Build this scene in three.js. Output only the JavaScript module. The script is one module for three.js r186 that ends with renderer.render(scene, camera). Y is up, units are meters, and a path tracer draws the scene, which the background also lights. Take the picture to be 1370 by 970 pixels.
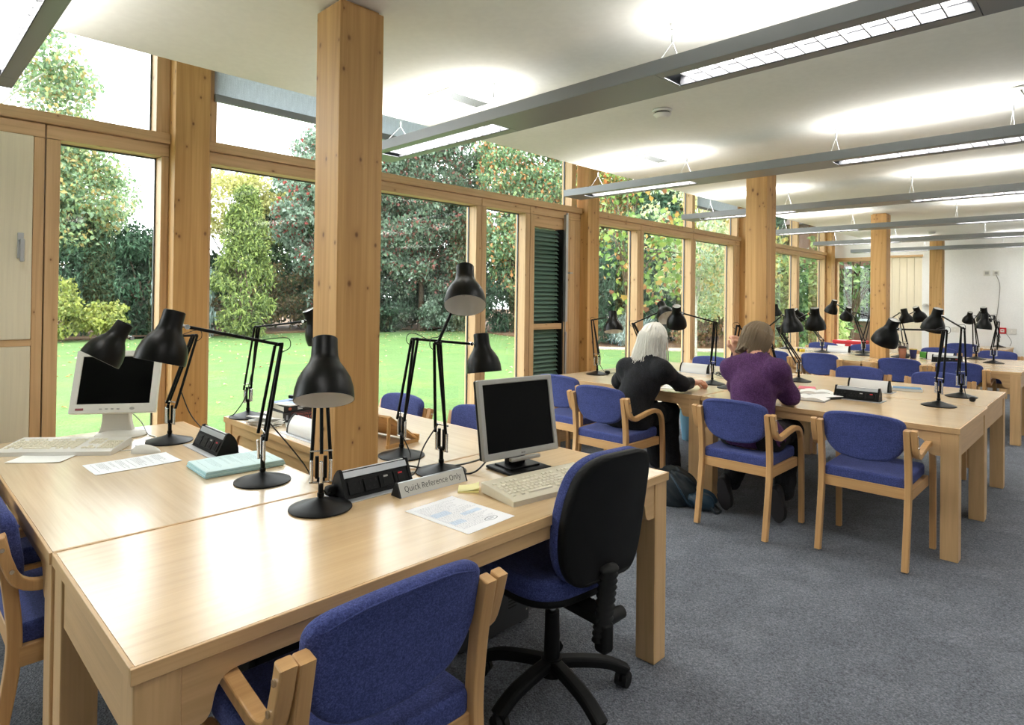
import * as THREE from 'three';
import { RoundedBoxGeometry } from 'three/addons/geometries/RoundedBoxGeometry.js';
import { mergeGeometries, mergeVertices, toCreasedNormals } from 'three/addons/utils/BufferGeometryUtils.js';
import { MarchingCubes } from 'three/addons/objects/MarchingCubes.js';
import { RectAreaLightUniformsLib } from 'three/addons/lights/RectAreaLightUniformsLib.js';

// ---------------------------------------------------------------- camera, sky, exposure
// x runs along the window wall, z points away from it (the windows are at z = -4), y is up, metres
const scene = new THREE.Scene();
const camera = new THREE.PerspectiveCamera(60.42, 1370 / 970, 0.05, 200);
camera.setViewOffset(1370, 970, 16.69, 92.65, 1370, 970);          // shifted lens
{
  const yaw = -0.786876, pitch = -0.0075315, roll = 0.0121595;
  const c = Math.cos, s = Math.sin;
  const rz = new THREE.Matrix4().set(c(roll), -s(roll), 0, 0, s(roll), c(roll), 0, 0, 0, 0, 1, 0, 0, 0, 0, 1);
  const rx = new THREE.Matrix4().set(1, 0, 0, 0, 0, c(pitch), -s(pitch), 0, 0, s(pitch), c(pitch), 0, 0, 0, 0, 1);
  const ry = new THREE.Matrix4().set(c(yaw), 0, s(yaw), 0, 0, 1, 0, 0, -s(yaw), 0, c(yaw), 0, 0, 0, 0, 1);
  const m = rz.multiply(rx).multiply(ry).transpose();              // picture axes (right, down, ahead) to room axes (x, -y, -z)
  const flip = new THREE.Matrix4().makeScale(1, -1, -1);
  camera.quaternion.setFromRotationMatrix(flip.clone().multiply(m).multiply(flip));
  camera.position.set(0, 1.43, 0);
}
const SKY = 4.6, UP_LIGHT = 13, DOWN_LIGHT = 16;
scene.background = new THREE.Color(1.0, 1.0, 1.03);                // overcast white sky
scene.backgroundIntensity = SKY;
const renderer = new THREE.WebGLRenderer({ antialias: true });
renderer.toneMapping = THREE.LinearToneMapping;
renderer.toneMappingExposure = 1.5;
renderer.shadowMap.enabled = true;
RectAreaLightUniformsLib.init();

// ---------------------------------------------------------------- helpers
const V = (x, y, z) => new THREE.Vector3(x, y, z);
function rng(seed) { let a = seed >>> 0; return () => { a = (a + 0x6D2B79F5) | 0; let t = Math.imul(a ^ (a >>> 15), 1 | a); t = (t + Math.imul(t ^ (t >>> 7), 61 | t)) ^ t; return ((t ^ (t >>> 14)) >>> 0) / 4294967296; }; }
const R0 = rng(7);
const used = new Map();
function numbered(n) { const k = used.get(n) ?? 0; used.set(n, k + 1); return k ? n + '_' + String(k).padStart(3, '0') : n; }
function mesh(name, geo, mat, parent) {
  const m = new THREE.Mesh(geo, mat);
  m.name = name; m.castShadow = true; m.receiveShadow = true;
  if (parent) parent.add(m);
  return m;
}
function thing(name, label, category, pos = [0, 0, 0], turn = 0, group) {
  const o = new THREE.Group(); o.name = numbered(name); scene.add(o);
  o.position.set(...pos); o.rotation.y = turn; o.userData = { label, category };
  if (group) o.userData.group = group;
  return o;
}
function single(name, geo, mat, label, category, pos = [0, 0, 0], turn = 0, group) {
  const m = mesh(numbered(name), geo, mat, scene);
  m.position.set(...pos); m.rotation.y = turn; m.userData = { label, category };
  if (group) m.userData.group = group;
  return m;
}
function struct(name, label, pos = [0, 0, 0]) {
  const o = new THREE.Group(); o.name = numbered(name); scene.add(o); o.position.set(...pos);
  o.userData = { kind: 'structure', label, category: name.replace(/_.*/, '') };
  return o;
}
function structMesh(name, geo, mat, label) {
  const m = mesh(numbered(name), geo, mat, scene);
  m.userData = { kind: 'structure', label, category: name.replace(/_.*/, '') };
  return m;
}
// uv in metres from the face's own direction; the v axis follows the grain
function uvm(g, grain = 'y', ou = 0, ov = 0) {
  if (g.index) g = g.toNonIndexed();
  const p = g.attributes.position, uv = new Float32Array(p.count * 2), a = V(), b = V(), c = V(), n = V();
  const gi = { x: 0, y: 1, z: 2 }[grain];
  for (let i = 0; i < p.count; i += 3) {
    a.fromBufferAttribute(p, i); b.fromBufferAttribute(p, i + 1); c.fromBufferAttribute(p, i + 2);
    n.copy(b).sub(a).cross(c.clone().sub(a));
    const w = [Math.abs(n.x), Math.abs(n.y), Math.abs(n.z)];
    let d = w[0] >= w[1] && w[0] >= w[2] ? 0 : w[1] >= w[2] ? 1 : 2;
    let vi = gi, ui;
    if (d === gi) { vi = (d + 1) % 3; ui = (d + 2) % 3; } else ui = 3 - d - gi;
    for (let k = 0; k < 3; k++) {
      const q = [p.getX(i + k), p.getY(i + k), p.getZ(i + k)];
      uv[(i + k) * 2] = q[ui] + ou; uv[(i + k) * 2 + 1] = q[vi] + ov;
    }
  }
  g.setAttribute('uv', new THREE.BufferAttribute(uv, 2));
  return g;
}
function bx(w, h, d, x = 0, y = 0, z = 0, grain = 'y', r = 0.0025) {
  const g = r > 0 ? new RoundedBoxGeometry(w, h, d, 1, Math.min(r, w / 2.2, h / 2.2, d / 2.2)) : new THREE.BoxGeometry(w, h, d);
  g.translate(x, y, z);
  return uvm(g, grain, R0() * 3, R0() * 3);
}
// box between two corners
const bb = (x0, x1, y0, y1, z0, z1, grain = 'y', r = 0.002) => bx(x1 - x0, y1 - y0, z1 - z0, (x0 + x1) / 2, (y0 + y1) / 2, (z0 + z1) / 2, grain, r);
function cyl(r0, r1, h, x = 0, y = 0, z = 0, seg = 20) { const g = new THREE.CylinderGeometry(r1, r0, h, seg); g.translate(x, y, z); return g; }
function bar(a, b, r, seg = 8) {          // round bar from a to b
  const d = b.clone().sub(a), g = new THREE.CylinderGeometry(r, r, d.length(), seg);
  g.applyQuaternion(new THREE.Quaternion().setFromUnitVectors(V(0, 1, 0), d.clone().normalize()));
  g.translate((a.x + b.x) / 2, (a.y + b.y) / 2, (a.z + b.z) / 2);
  return g;
}
function tube(pts, r, n = 40, seg = 6, closed = false) { return new THREE.TubeGeometry(new THREE.CatmullRomCurve3(pts, closed, 'catmullrom', 0.5), n, r, seg, closed); }
function lathe(prof, seg = 40) { return new THREE.LatheGeometry(prof.map((p) => new THREE.Vector2(p[0], p[1])), seg); }
function merge(list) {
  const gs = list.map((g) => { let h = g.index ? g.toNonIndexed() : g.clone(); for (const k of Object.keys(h.attributes)) if (!['position', 'normal', 'uv'].includes(k)) h.deleteAttribute(k); if (!h.attributes.uv) h = uvm(h); return h; });
  return mergeGeometries(gs);
}
// flat bentwood strip: centre line in the xy plane, width along z
function strip(pts, t, w, bev = 0.004, n = 48) {
  const curve = new THREE.CatmullRomCurve3(pts.map((p) => V(p[0], p[1], 0)), false, 'catmullrom', 0.5), L = [], Rr = [];
  const P = curve.getSpacedPoints(n);
  for (let i = 0; i <= n; i++) {
    const a = P[Math.max(0, i - 1)], b = P[Math.min(n, i + 1)], d = b.clone().sub(a).normalize(), k = t / 2 - bev;
    L.push(new THREE.Vector2(P[i].x - d.y * k, P[i].y + d.x * k)); Rr.push(new THREE.Vector2(P[i].x + d.y * k, P[i].y - d.x * k));
  }
  const s = new THREE.Shape([...L, ...Rr.reverse()]);
  const g = new THREE.ExtrudeGeometry(s, { depth: w - 2 * bev, bevelEnabled: true, bevelThickness: bev, bevelSize: bev, bevelSegments: 2, curveSegments: 4 });
  g.translate(0, 0, -(w - 2 * bev) / 2);
  return g;
}
function rrect(w, h, r, cx = 0, cy = 0) {
  const s = new THREE.Shape(), x = cx - w / 2, y = cy - h / 2; r = Math.min(r, w / 2 - 1e-4, h / 2 - 1e-4);
  s.moveTo(x + r, y); s.lineTo(x + w - r, y); s.quadraticCurveTo(x + w, y, x + w, y + r); s.lineTo(x + w, y + h - r); s.quadraticCurveTo(x + w, y + h, x + w - r, y + h);
  s.lineTo(x + r, y + h); s.quadraticCurveTo(x, y + h, x, y + h - r); s.lineTo(x, y + r); s.quadraticCurveTo(x, y, x + r, y);
  return s;
}
function ext(shape, depth, bev = 0.002, seg = 2, curve = 8) {
  const g = new THREE.ExtrudeGeometry(shape, { depth: Math.max(1e-4, depth - 2 * bev), bevelEnabled: bev > 0, bevelThickness: bev, bevelSize: bev, bevelOffset: -bev, bevelSegments: seg, curveSegments: curve });
  g.translate(0, 0, -depth / 2 + bev);
  return g;
}

// ---------------------------------------------------------------- periodic noise and textures
function lattice(seed, n) { const r = rng(seed), a = new Float32Array(n * n); for (let i = 0; i < a.length; i++) a[i] = r(); return a; }
const LAT = lattice(11, 256);
function pn(x, y, px, py, o = 0) {         // value noise with periods px, py
  const xi = Math.floor(x), yi = Math.floor(y), fx = x - xi, fy = y - yi, u = fx * fx * (3 - 2 * fx), v = fy * fy * (3 - 2 * fy);
  const m = (a, p) => ((a % p) + p) % p, at = (i, j) => LAT[((m(j, py) * 61 + o * 37) & 255) * 256 + ((m(i, px) * 113 + o * 17 + m(j, py) * 7) & 255)];
  const a = at(xi, yi), b = at(xi + 1, yi), c = at(xi, yi + 1), d = at(xi + 1, yi + 1);
  return a + (b - a) * u + (c - a) * v + (a - b - c + d) * u * v;
}
function tex(w, h, fn, wm, hm, srgb = true) {   // fn(u, v) -> [r, g, b] 0..255; covers wm x hm metres
  const d = new Uint8Array(w * h * 4);
  for (let j = 0; j < h; j++) for (let i = 0; i < w; i++) { const c = fn(i / w, j / h), k = (j * w + i) * 4; d[k] = Math.min(255, Math.max(0, c[0])); d[k + 1] = Math.min(255, Math.max(0, c[1])); d[k + 2] = Math.min(255, Math.max(0, c[2])); d[k + 3] = 255; }
  const t = new THREE.DataTexture(d, w, h); t.wrapS = t.wrapT = THREE.RepeatWrapping; t.magFilter = THREE.LinearFilter; t.minFilter = THREE.LinearMipmapLinearFilter; t.generateMipmaps = true;
  if (srgb) t.colorSpace = THREE.SRGBColorSpace;
  t.repeat.set(1 / wm, 1 / hm); t.needsUpdate = true;
  return t;
}
function woodTex(c, { vary = 14, lines = 26, knots = 0, seed = 1, w = 512, h = 1024, wm = 0.6, hm = 1.6, boards = 0, grainDark = 16 }) {
  const r = rng(seed), K = [];
  for (let i = 0; i < knots; i++) K.push([r(), r(), 0.003 + 0.0075 * r() * r(), 0.6 + 0.4 * r()]);
  return tex(w, h, (u, v) => {
    let du = 0, dark = 0;
    for (const [ku, kv, kr, ks] of K) {
      let x = u - ku, y = v - kv; x -= Math.round(x); y -= Math.round(y); x *= wm; y *= hm;
      const q = x * x / (kr * kr) + y * y / (kr * kr * 2.2);
      if (q < 40) du += 0.02 * ks * Math.exp(-q / 6) * Math.sign(x || 1);
      dark += ks * Math.exp(-Math.pow(q, 1.6) * 1.1) + 0.22 * ks * Math.exp(-q / 7);
    }
    const uu = u + du, b = boards ? Math.floor(u * boards) : 0;
    const slow = pn(uu * 6 + b * 3.3, v * 2, 6, 2, seed + b) - 0.5, mid = pn(uu * lines, v * 5, lines, 5, seed + 3 + b) - 0.5, fine = pn(uu * lines * 5, v * 12, lines * 5, 12, seed + 5) - 0.5;
    const ring = Math.pow(Math.abs(Math.sin((uu * lines * 0.5 + slow * 2.2 + b * 0.7) * Math.PI)), 6);
    const tone = slow * vary * 1.1 + mid * vary + fine * vary * 0.8 - ring * grainDark * 0.5 + (b ? ((b * 37) % 5 - 2) * vary * 0.28 : 0);
    const k = Math.min(1, dark) * 0.75;
    return [c[0] + tone - k * (c[0] - 96), c[1] + tone * 1.02 - k * (c[1] - 58), c[2] + tone * 0.95 - k * (c[2] - 26)];
  }, wm, hm);
}
const M = {};
const std = (o) => new THREE.MeshStandardMaterial(o);
{
  const bumpWood = tex(256, 512, (u, v) => { const q = 128 + 90 * (pn(u * 90, v * 8, 90, 8, 3) - 0.5) + 60 * (pn(u * 30, v * 3, 30, 3, 5) - 0.5); return [q, q, q]; }, 0.5, 1.2, false);
  M.pine = std({ map: woodTex([196, 152, 94], { knots: 64, seed: 3, boards: 4, vary: 14, grainDark: 14, hm: 2.2, wm: 0.62 }), roughness: 0.55, bumpMap: bumpWood, bumpScale: 0.0004 });
  M.frame = std({ map: woodTex([203, 167, 124], { knots: 16, seed: 9, vary: 12, hm: 1.9, wm: 0.5 }), roughness: 0.5, bumpMap: bumpWood, bumpScale: 0.0003 });
  M.top = new THREE.MeshPhysicalMaterial({ clearcoat: 0.8, clearcoatRoughness: 0.24, map: woodTex([220, 188, 143], { seed: 21, vary: 7, lines: 34, grainDark: 6, wm: 0.55, hm: 1.7 }), roughness: 0.27 });
  M.topB = new THREE.MeshPhysicalMaterial({ clearcoat: 0.8, clearcoatRoughness: 0.22, map: woodTex([226, 203, 170], { seed: 25, vary: 8, lines: 30, grainDark: 6, wm: 0.5, hm: 1.5 }), roughness: 0.27 });
  M.leg = std({ map: woodTex([210, 172, 124], { seed: 31, vary: 10, lines: 24, grainDark: 9, wm: 0.5, hm: 1.3 }), roughness: 0.4 });
  M.beech = std({ map: woodTex([202, 158, 106], { seed: 41, vary: 10, lines: 30, grainDark: 10, wm: 0.4, hm: 1.0 }), roughness: 0.36 });
  M.plank = std({ map: woodTex([226, 216, 192], { seed: 51, vary: 6, lines: 40, grainDark: 5, wm: 0.5, hm: 1.5 }), roughness: 0.55 });
  M.carpet = std({
    map: tex(512, 512, (u, v) => { const s = 50 * (pn(u * 256, v * 256, 256, 256, 1) - 0.5) + 26 * (pn(u * 128, v * 128, 128, 128, 4) - 0.5) + 14 * (pn(u * 9, v * 9, 9, 9, 6) - 0.5); return [106 + s, 110 + s, 118 + s]; }, 0.9, 0.9),
    roughness: 1, bumpMap: tex(256, 256, (u, v) => { const q = 255 * pn(u * 128, v * 128, 128, 128, 2); return [q, q, q]; }, 0.45, 0.45, false), bumpScale: 0.004 });
  const weave = tex(256, 256, (u, v) => { const q = 120 + 60 * Math.sin(u * Math.PI * 128) * Math.sin(v * Math.PI * 128) + 90 * (pn(u * 90, v * 90, 90, 90, 3) - 0.5); return [q, q, q]; }, 0.16, 0.16, false);
  const fab = (c, seed) => tex(256, 256, (u, v) => { const s = 44 * (pn(u * 128, v * 128, 128, 128, seed) - 0.5) + 30 * (pn(u * 64, v * 64, 64, 64, seed + 2) - 0.5) + 8 * (pn(u * 5, v * 5, 5, 5, seed + 1) - 0.5); return [c[0] + s * 0.8, c[1] + s * 0.8, c[2] + s]; }, 0.2, 0.2);
  M.blue = new THREE.MeshPhysicalMaterial({ map: fab([60, 70, 126], 2), roughness: 0.95, sheen: 0.35, sheenRoughness: 0.5, sheenColor: new THREE.Color(0.36, 0.4, 0.6), bumpMap: weave, bumpScale: 0.0012 });
  M.purple = std({ map: fab([72, 36, 80], 5), roughness: 0.95, bumpMap: weave, bumpScale: 0.001 });
  M.blackcloth = std({ map: fab([15, 15, 19], 8), roughness: 0.95, bumpMap: weave, bumpScale: 0.0008 });
  M.ceiling = std({ map: tex(256, 256, (u, v) => { const s = 4 * (pn(u * 60, v * 60, 60, 60, 1) - 0.5) + 3 * (pn(u * 8, v * 8, 8, 8, 4) - 0.5); return [236 + s, 235 + s, 230 + s]; }, 1.2, 1.2), roughness: 0.95 });
  M.wall = std({ map: tex(256, 256, (u, v) => { const s = 5 * (pn(u * 90, v * 90, 90, 90, 1) - 0.5) + 3 * (pn(u * 8, v * 8, 8, 8, 4) - 0.5); return [236 + s, 236 + s, 235 + s]; }, 1, 1), roughness: 0.9 });
  const pb = (color, roughness, specularIntensity) => new THREE.MeshPhysicalMaterial({ color, roughness, specularIntensity });
  M.black = pb('#060607', 0.42, 0.4);
  M.blackShade = pb('#040404', 0.36, 0.45);
  M.blackPlastic = pb('#0d0d0e', 0.6, 0.5);
  M.chrome = std({ color: '#d6d8da', metalness: 1, roughness: 0.2 });
  M.alu = std({ color: '#b9bcc0', metalness: 0.85, roughness: 0.42 });
  M.lightgrey = std({ color: '#8d9094', metalness: 0.35, roughness: 0.42 });
  M.white = std({ color: '#eceae4', roughness: 0.6 });
  M.whitePlastic = std({ color: '#dcdad4', roughness: 0.45 });
  M.cream = std({ color: '#d3cbb4', roughness: 0.55 });
  M.creamKey = std({ color: '#e0d9c4', roughness: 0.5 });
  M.silver = std({ color: '#a9a8a4', metalness: 0.4, roughness: 0.4 });
  M.screen = pb('#030304', 0.25, 0.22);
  M.paper = std({ color: '#f3f3f1', roughness: 0.85 });
  M.rubber = std({ color: '#0b0b0c', roughness: 0.7 });
  M.red = std({ color: '#c4202a', roughness: 0.5 });
  M.green = std({ color: '#5f7d70', roughness: 0.45 });
  M.glass = new THREE.MeshPhysicalMaterial({ color: '#f4faf7', transmission: 1, thickness: 0, roughness: 0, ior: 1.5 });
  M.spacer = std({ color: '#5b6064', metalness: 0.6, roughness: 0.4 });
  M.skin = std({ color: '#d09a80', roughness: 0.55 });
  M.tube = std({ color: '#ffffff', emissive: new THREE.Color(1, 0.985, 0.95), emissiveIntensity: 1.2, roughness: 0.5 });
  M.louvre = std({ color: '#77787c', roughness: 0.45 });
  M.cable = std({ color: '#131313', roughness: 0.5 });
  M.greycable = std({ color: '#8c8a84', roughness: 0.6 });
}
// ---------------------------------------------------------------- room shell
const CEIL = 2.545, EDGE = -3.2, XL = -2.74, XE = 13.0, ZB = 4.0;
structMesh('floor', bb(XL - 0.2, XE + 0.2, -0.12, 0, -4.12, ZB + 0.2, 'z', 0), M.carpet, 'grey speckled loop pile carpet floor');
structMesh('ceiling', bb(XL - 0.2, XE + 0.2, CEIL, CEIL + 0.25, EDGE, ZB + 0.2, 'z', 0), M.ceiling, 'flat white painted ceiling');
structMesh('roof', bb(XL - 0.3, XE + 0.3, 3.22, 3.34, -4.5, ZB + 0.3, 'z', 0), M.wall, 'roof slab above the light well');
structMesh('wall_back', bb(XL - 0.2, XE + 0.2, -0.1, CEIL + 0.75, ZB, ZB + 0.2, 'x', 0), M.wall, 'white wall opposite the windows');
structMesh('wall_left', bb(XL - 0.2, XL, -0.1, 3.3, -4.1, ZB, 'z', 0), M.wall, 'white side wall of the reading room');
{
  const w = struct('wall_end', 'white end wall of the reading room');
  mesh('panel', bb(XE, XE + 0.25, -0.1, 3.3, -2.36, ZB, 'z', 0), M.wall, w);
  mesh('panel', bb(XE, XE + 0.25, 2.27, 3.3, -4.1, -2.36, 'z', 0), M.wall, w);
  mesh('panel', bb(XE, XE + 0.25, -0.1, 2.27, -3.22, -3.16, 'z', 0), M.wall, w);
  mesh('panel', bb(XE, XE + 0.25, -0.1, 2.27, -2.47, -2.36, 'z', 0), M.wall, w);
  mesh('panel', bb(XE, XE + 0.25, -0.1, 2.27, -4.1, -3.88, 'z', 0), M.wall, w);
}
// ---------------------------------------------------------------- timber pillars
const inner = [1.207, 5.155, 8.847, 12.26], bays = [1.207, 5.132, 8.94, 12.7];
function pillar(x, z0, z1, y1, label) {
  const p = struct('pillar', label, [x + 0.096, 0, (z0 + z1) / 2]);
  mesh('post', bx(0.193, y1, z1 - z0, 0, y1 / 2, 0, 'y', 0.004), M.pine, p);
  if (y1 < 2.6) mesh('post_neck', bb(-0.082, 0.082, y1, CEIL, -(z1 - z0) / 2 + 0.015, (z1 - z0) / 2 - 0.015, 'y', 0), M.pine, p);   // recessed joint below the ceiling
}
const rowText = ['between the two computer desks', 'rising behind the person in purple', 'beside the travel cup on the far tables', 'against the white end wall'];
inner.forEach((x, i) => pillar(x, -2.23, -2.055, CEIL - 0.011, 'square knotty pine pillar ' + rowText[i]));
const outText = ['beside the roller blind at the window wall', 'next to the green louvred vent', 'between two window bays, behind the pine pillar', 'at the corner of the window wall and end wall'];
bays.forEach((x, i) => pillar(x, -4.0, -3.85, 3.21, 'pine post ' + outText[i]));

// ---------------------------------------------------------------- window wall
const FZ = -3.95, FB = -4.08, GZ = -4.055;
function pane(parent, x0, x1, y0, y1) {
  const p = mesh('pane', bb(x0 - 0.005, x1 + 0.005, y0 - 0.005, y1 + 0.005, GZ - 0.003, GZ + 0.003, 'y', 0), M.glass, parent);
  p.geometry = (() => { const g = new THREE.PlaneGeometry(x1 - x0 + 0.01, y1 - y0 + 0.01); g.translate((x0 + x1) / 2, (y0 + y1) / 2, GZ); return g; })();
  const t = 0.009, z0 = GZ + 0.001, z1 = GZ + 0.012;
  mesh('gasket', merge([bb(x0, x0 + t, y0, y1, z0, z1, 'y', 0), bb(x1 - t, x1, y0, y1, z0, z1, 'y', 0), bb(x0, x1, y0, y0 + t, z0, z1, 'x', 0), bb(x0, x1, y1 - t, y1, z0, z1, 'x', 0)]), M.spacer, p);
}
function bay(name, label, x0, x1, cells, clere) {
  const w = struct(name, label);
  const f = (n, ...a) => mesh(n, bb(...a), M.frame, w);
  f('transom', x0, x1, 2.305, 2.365, FB, FZ + 0.022, 'x', 0.004);
  for (const c of cells) {
    f('head_rail', c.x0, c.x1, 2.232, 2.3025, FB, FZ, 'x', 0.003);
    f('bottom_rail', c.x0, c.x1, -0.02, 0.11, FB, FZ, 'x', 0.003);
    f('stile', c.x0, c.x0 + c.l, 0.112, 2.23, FB, FZ, 'y', 0.003);
    f('stile', c.x1 - c.r, c.x1, 0.112, 2.23, FB, FZ, 'y', 0.003);
    if (c.kind === 'glass') pane(w, c.x0 + c.l, c.x1 - c.r, 0.11, 2.232);
  }
  for (let i = 0; i < clere.length - 1; i++) {
    pane(w, clere[i] + 0.035, clere[i + 1] - 0.035, 2.365, 3.16);
  }
  clere.forEach((x) => f('clerestory_mullion', x - 0.035, x + 0.035, 2.367, 3.16, FB, FZ, 'y', 0.003));
  f('top_rail', x0, x1, 3.16, 3.22, FB, FZ, 'x', 0.003);
  return w;
}
const w1 = bay('window_1', 'timber framed window with cream boarded vent beside it', XL, bays[0], [
  { x0: XL, x1: -0.35, l: 0.06, r: 0.06, kind: 'glass' }, { x0: -0.35, x1: 0.612, l: 0.05, r: 0.046, kind: 'door' }, { x0: 0.618, x1: 1.205, l: 0.062, r: 0.04, kind: 'glass' }], [XL + 0.04, 1.17]);
bay('window_2', 'timber framed garden window bay with roller blind above', bays[0] + 0.193, bays[1], [
  { x0: 1.402, x1: 3.73, l: 0.045, r: 0.062, kind: 'glass' }, { x0: 3.736, x1: 4.36, l: 0.056, r: 0.062, kind: 'glass' }, { x0: 4.366, x1: 4.955, l: 0.062, r: 0.085, kind: 'vent' }, { x0: 4.958, x1: 5.14, l: 0.09, r: 0.09, kind: 'jamb' }], [1.44, 5.02]);
bay('window_3', 'timber framed window bay behind the white-haired reader', bays[1] + 0.193, bays[2], [
  { x0: 5.337, x1: 6.28, l: 0.05, r: 0.07, kind: 'glass' }, { x0: 6.287, x1: 7.535, l: 0.06, r: 0.062, kind: 'glass' }, { x0: 7.542, x1: 8.78, l: 0.06, r: 0.06, kind: 'glass' }, { x0: 8.79, x1: 8.938, l: 0.07, r: 0.07, kind: 'jamb' }], [5.38, 7.538, 8.88]);
bay('window_4', 'timber framed window bay next to the end wall', bays[2] + 0.193, bays[3], [
  { x0: 9.135, x1: 10.0, l: 0.05, r: 0.06, kind: 'glass' }, { x0: 10.006, x1: 11.27, l: 0.06, r: 0.06, kind: 'glass' }, { x0: 11.277, x1: 12.695, l: 0.06, r: 0.05, kind: 'glass' }], [9.17, 11.27, 12.66]);
bay('window_5', 'timber infill in the far corner', bays[3] + 0.193, XE, [{ x0: 12.895, x1: XE, l: 0.04, r: 0.04, kind: 'glass' }], []);
{ // end wall window
  const w = struct('window_6', 'full height window in the end wall');
  const x0 = XE, x1 = XE + 0.1;
  for (const [a, b] of [[-3.88, -3.83], [-3.27, -3.22]]) mesh('stile', bb(x0 - 0.01, x1, 0, 2.27, a, b, 'y', 0.003), M.frame, w);
  mesh('head_rail', bb(x0 - 0.01, x1, 2.2, 2.27, -3.83, -3.27, 'z', 0.003), M.frame, w);
  mesh('bottom_rail', bb(x0 - 0.01, x1, 0, 0.1, -3.83, -3.27, 'z', 0.003), M.frame, w);
  const g = new THREE.PlaneGeometry(0.57, 2.1); g.rotateY(-Math.PI / 2); g.translate(x0 + 0.07, 1.15, -3.55);
  mesh('pane', g, M.glass, w);
}
{ // boarded vent door in the first bay
  const d = struct('door_1', 'cream painted boarded vent door with lever handle');
  const pl = bb(0, 0.138, 0, 1.04, -0.02, 0, 'y', 0.004);
  for (let i = 0; i < 6; i++) for (const [y0, s] of [[0.114, 1.0], [1.19, 1.0]]) { const p = mesh('plank', pl, M.plank, d); p.position.set(0.5645 - 0.14 * (i + 1) + 0.001, y0, FZ + 0.012); p.scale.y = s; }
  mesh('middle_rail', bb(-0.28, 0.566, 1.155, 1.19, FZ - 0.02, FZ + 0.004, 'x', 0.002), M.frame, d);
  mesh('backing', bb(-0.3, 0.566, 0.11, 2.232, FZ - 0.06, FZ - 0.02, 'y', 0), M.plank, d);
  const h = mesh('handle', merge([bx(0.026, 0.13, 0.008, 0.515, 1.665, FZ + 0.018, 'y', 0.003), bar(V(0.515, 1.69, FZ + 0.015), V(0.515, 1.69, FZ + 0.055), 0.009), bx(0.02, 0.115, 0.014, 0.517, 1.64, FZ + 0.058, 'y', 0.005)]), M.alu, d);
  h.userData.label = 'brushed metal lever handle';
}
{ // green louvred vent
  const d = struct('door_2', 'timber vent panel with dark green louvre slats');
  const s = new THREE.Shape([new THREE.Vector2(0, 0), new THREE.Vector2(0.012, 0.004), new THREE.Vector2(0.03, 0.03), new THREE.Vector2(0.026, 0.032), new THREE.Vector2(0.01, 0.009), new THREE.Vector2(0, 0.006)]);
  const sg = new THREE.ExtrudeGeometry(s, { depth: 0.44, bevelEnabled: false }); sg.rotateY(Math.PI / 2);
  for (let i = 0; i < 48; i++) {
    const y = 0.14 + i * 0.0412;
    if (y > 1.12 && y < 1.19) continue;
    if (y > 2.09) break;
    const m = mesh('louvre_slat', sg, M.green, d); m.position.set(4.43, y, FZ - 0.045);
  }
  mesh('middle_rail', bb(4.43, 4.87, 1.13, 1.185, FZ - 0.09, FZ - 0.004, 'x', 0.003), M.frame, d);
  mesh('upper_rail', bb(4.43, 4.87, 2.12, 2.231, FZ - 0.1, FZ - 0.02, 'x', 0.003), M.frame, d);
  mesh('backing', bb(4.43, 4.87, 0.11, 2.12, FB + 0.0, FB + 0.01, 'x', 0), M.green, d);
  mesh('lining', bb(4.846, 4.87, 0.112, 2.12, FZ - 0.1, FZ - 0.001, 'y', 0.002), M.blackPlastic, d);
  const e = mesh('edge_strip', merge([bb(4.865, 4.885, 1.2, 2.27, FZ - 0.004, FZ + 0.03, 'y', 0.001), bb(4.895, 4.908, 1.2, 2.29, FZ - 0.004, FZ + 0.022, 'y', 0.001), bb(4.88, 4.9, 0.3, 1.1, FZ - 0.004, FZ + 0.022, 'y', 0.001), bb(4.885, 4.897, 0.3, 2.27, FZ - 0.004, FZ + 0.01, 'y', 0.001)]), M.alu, d);
  e.userData.label = 'aluminium lock strip';
  mesh('catch', merge([bar(V(4.94, 1.69, FZ - 0.004), V(4.94, 1.69, FZ + 0.03), 0.008), bx(0.05, 0.012, 0.01, 4.95, 1.69, FZ + 0.03)]), M.alu, d);
}
{ // boarded door in the end wall
  const d = struct('door_3', 'cream boarded door in the white end wall');
  const n = 6, w = 0.69 / n, pl = bb(-0.02, 0, 0, 2.235, 0.001, w - 0.001, 'y', 0.004);
  for (let i = 0; i < n; i++) { const p = mesh('plank', pl, M.plank, d); p.position.set(XE + 0.03, 0.01, -3.16 + i * w); }
  mesh('backing', bb(XE + 0.03, XE + 0.08, 0, 2.27, -3.16, -2.47, 'y', 0), M.plank, d);
  mesh('head', bb(XE - 0.012, XE + 0.02, 2.245, 2.285, -3.18, -2.455, 'z', 0.002), M.frame, d);
}
structMesh('trim_1', bb(XL, XE, 2.545, 2.56, EDGE - 0.004, EDGE + 0.002, 'x', 0), M.white, 'white bead along the edge of the ceiling');

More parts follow.
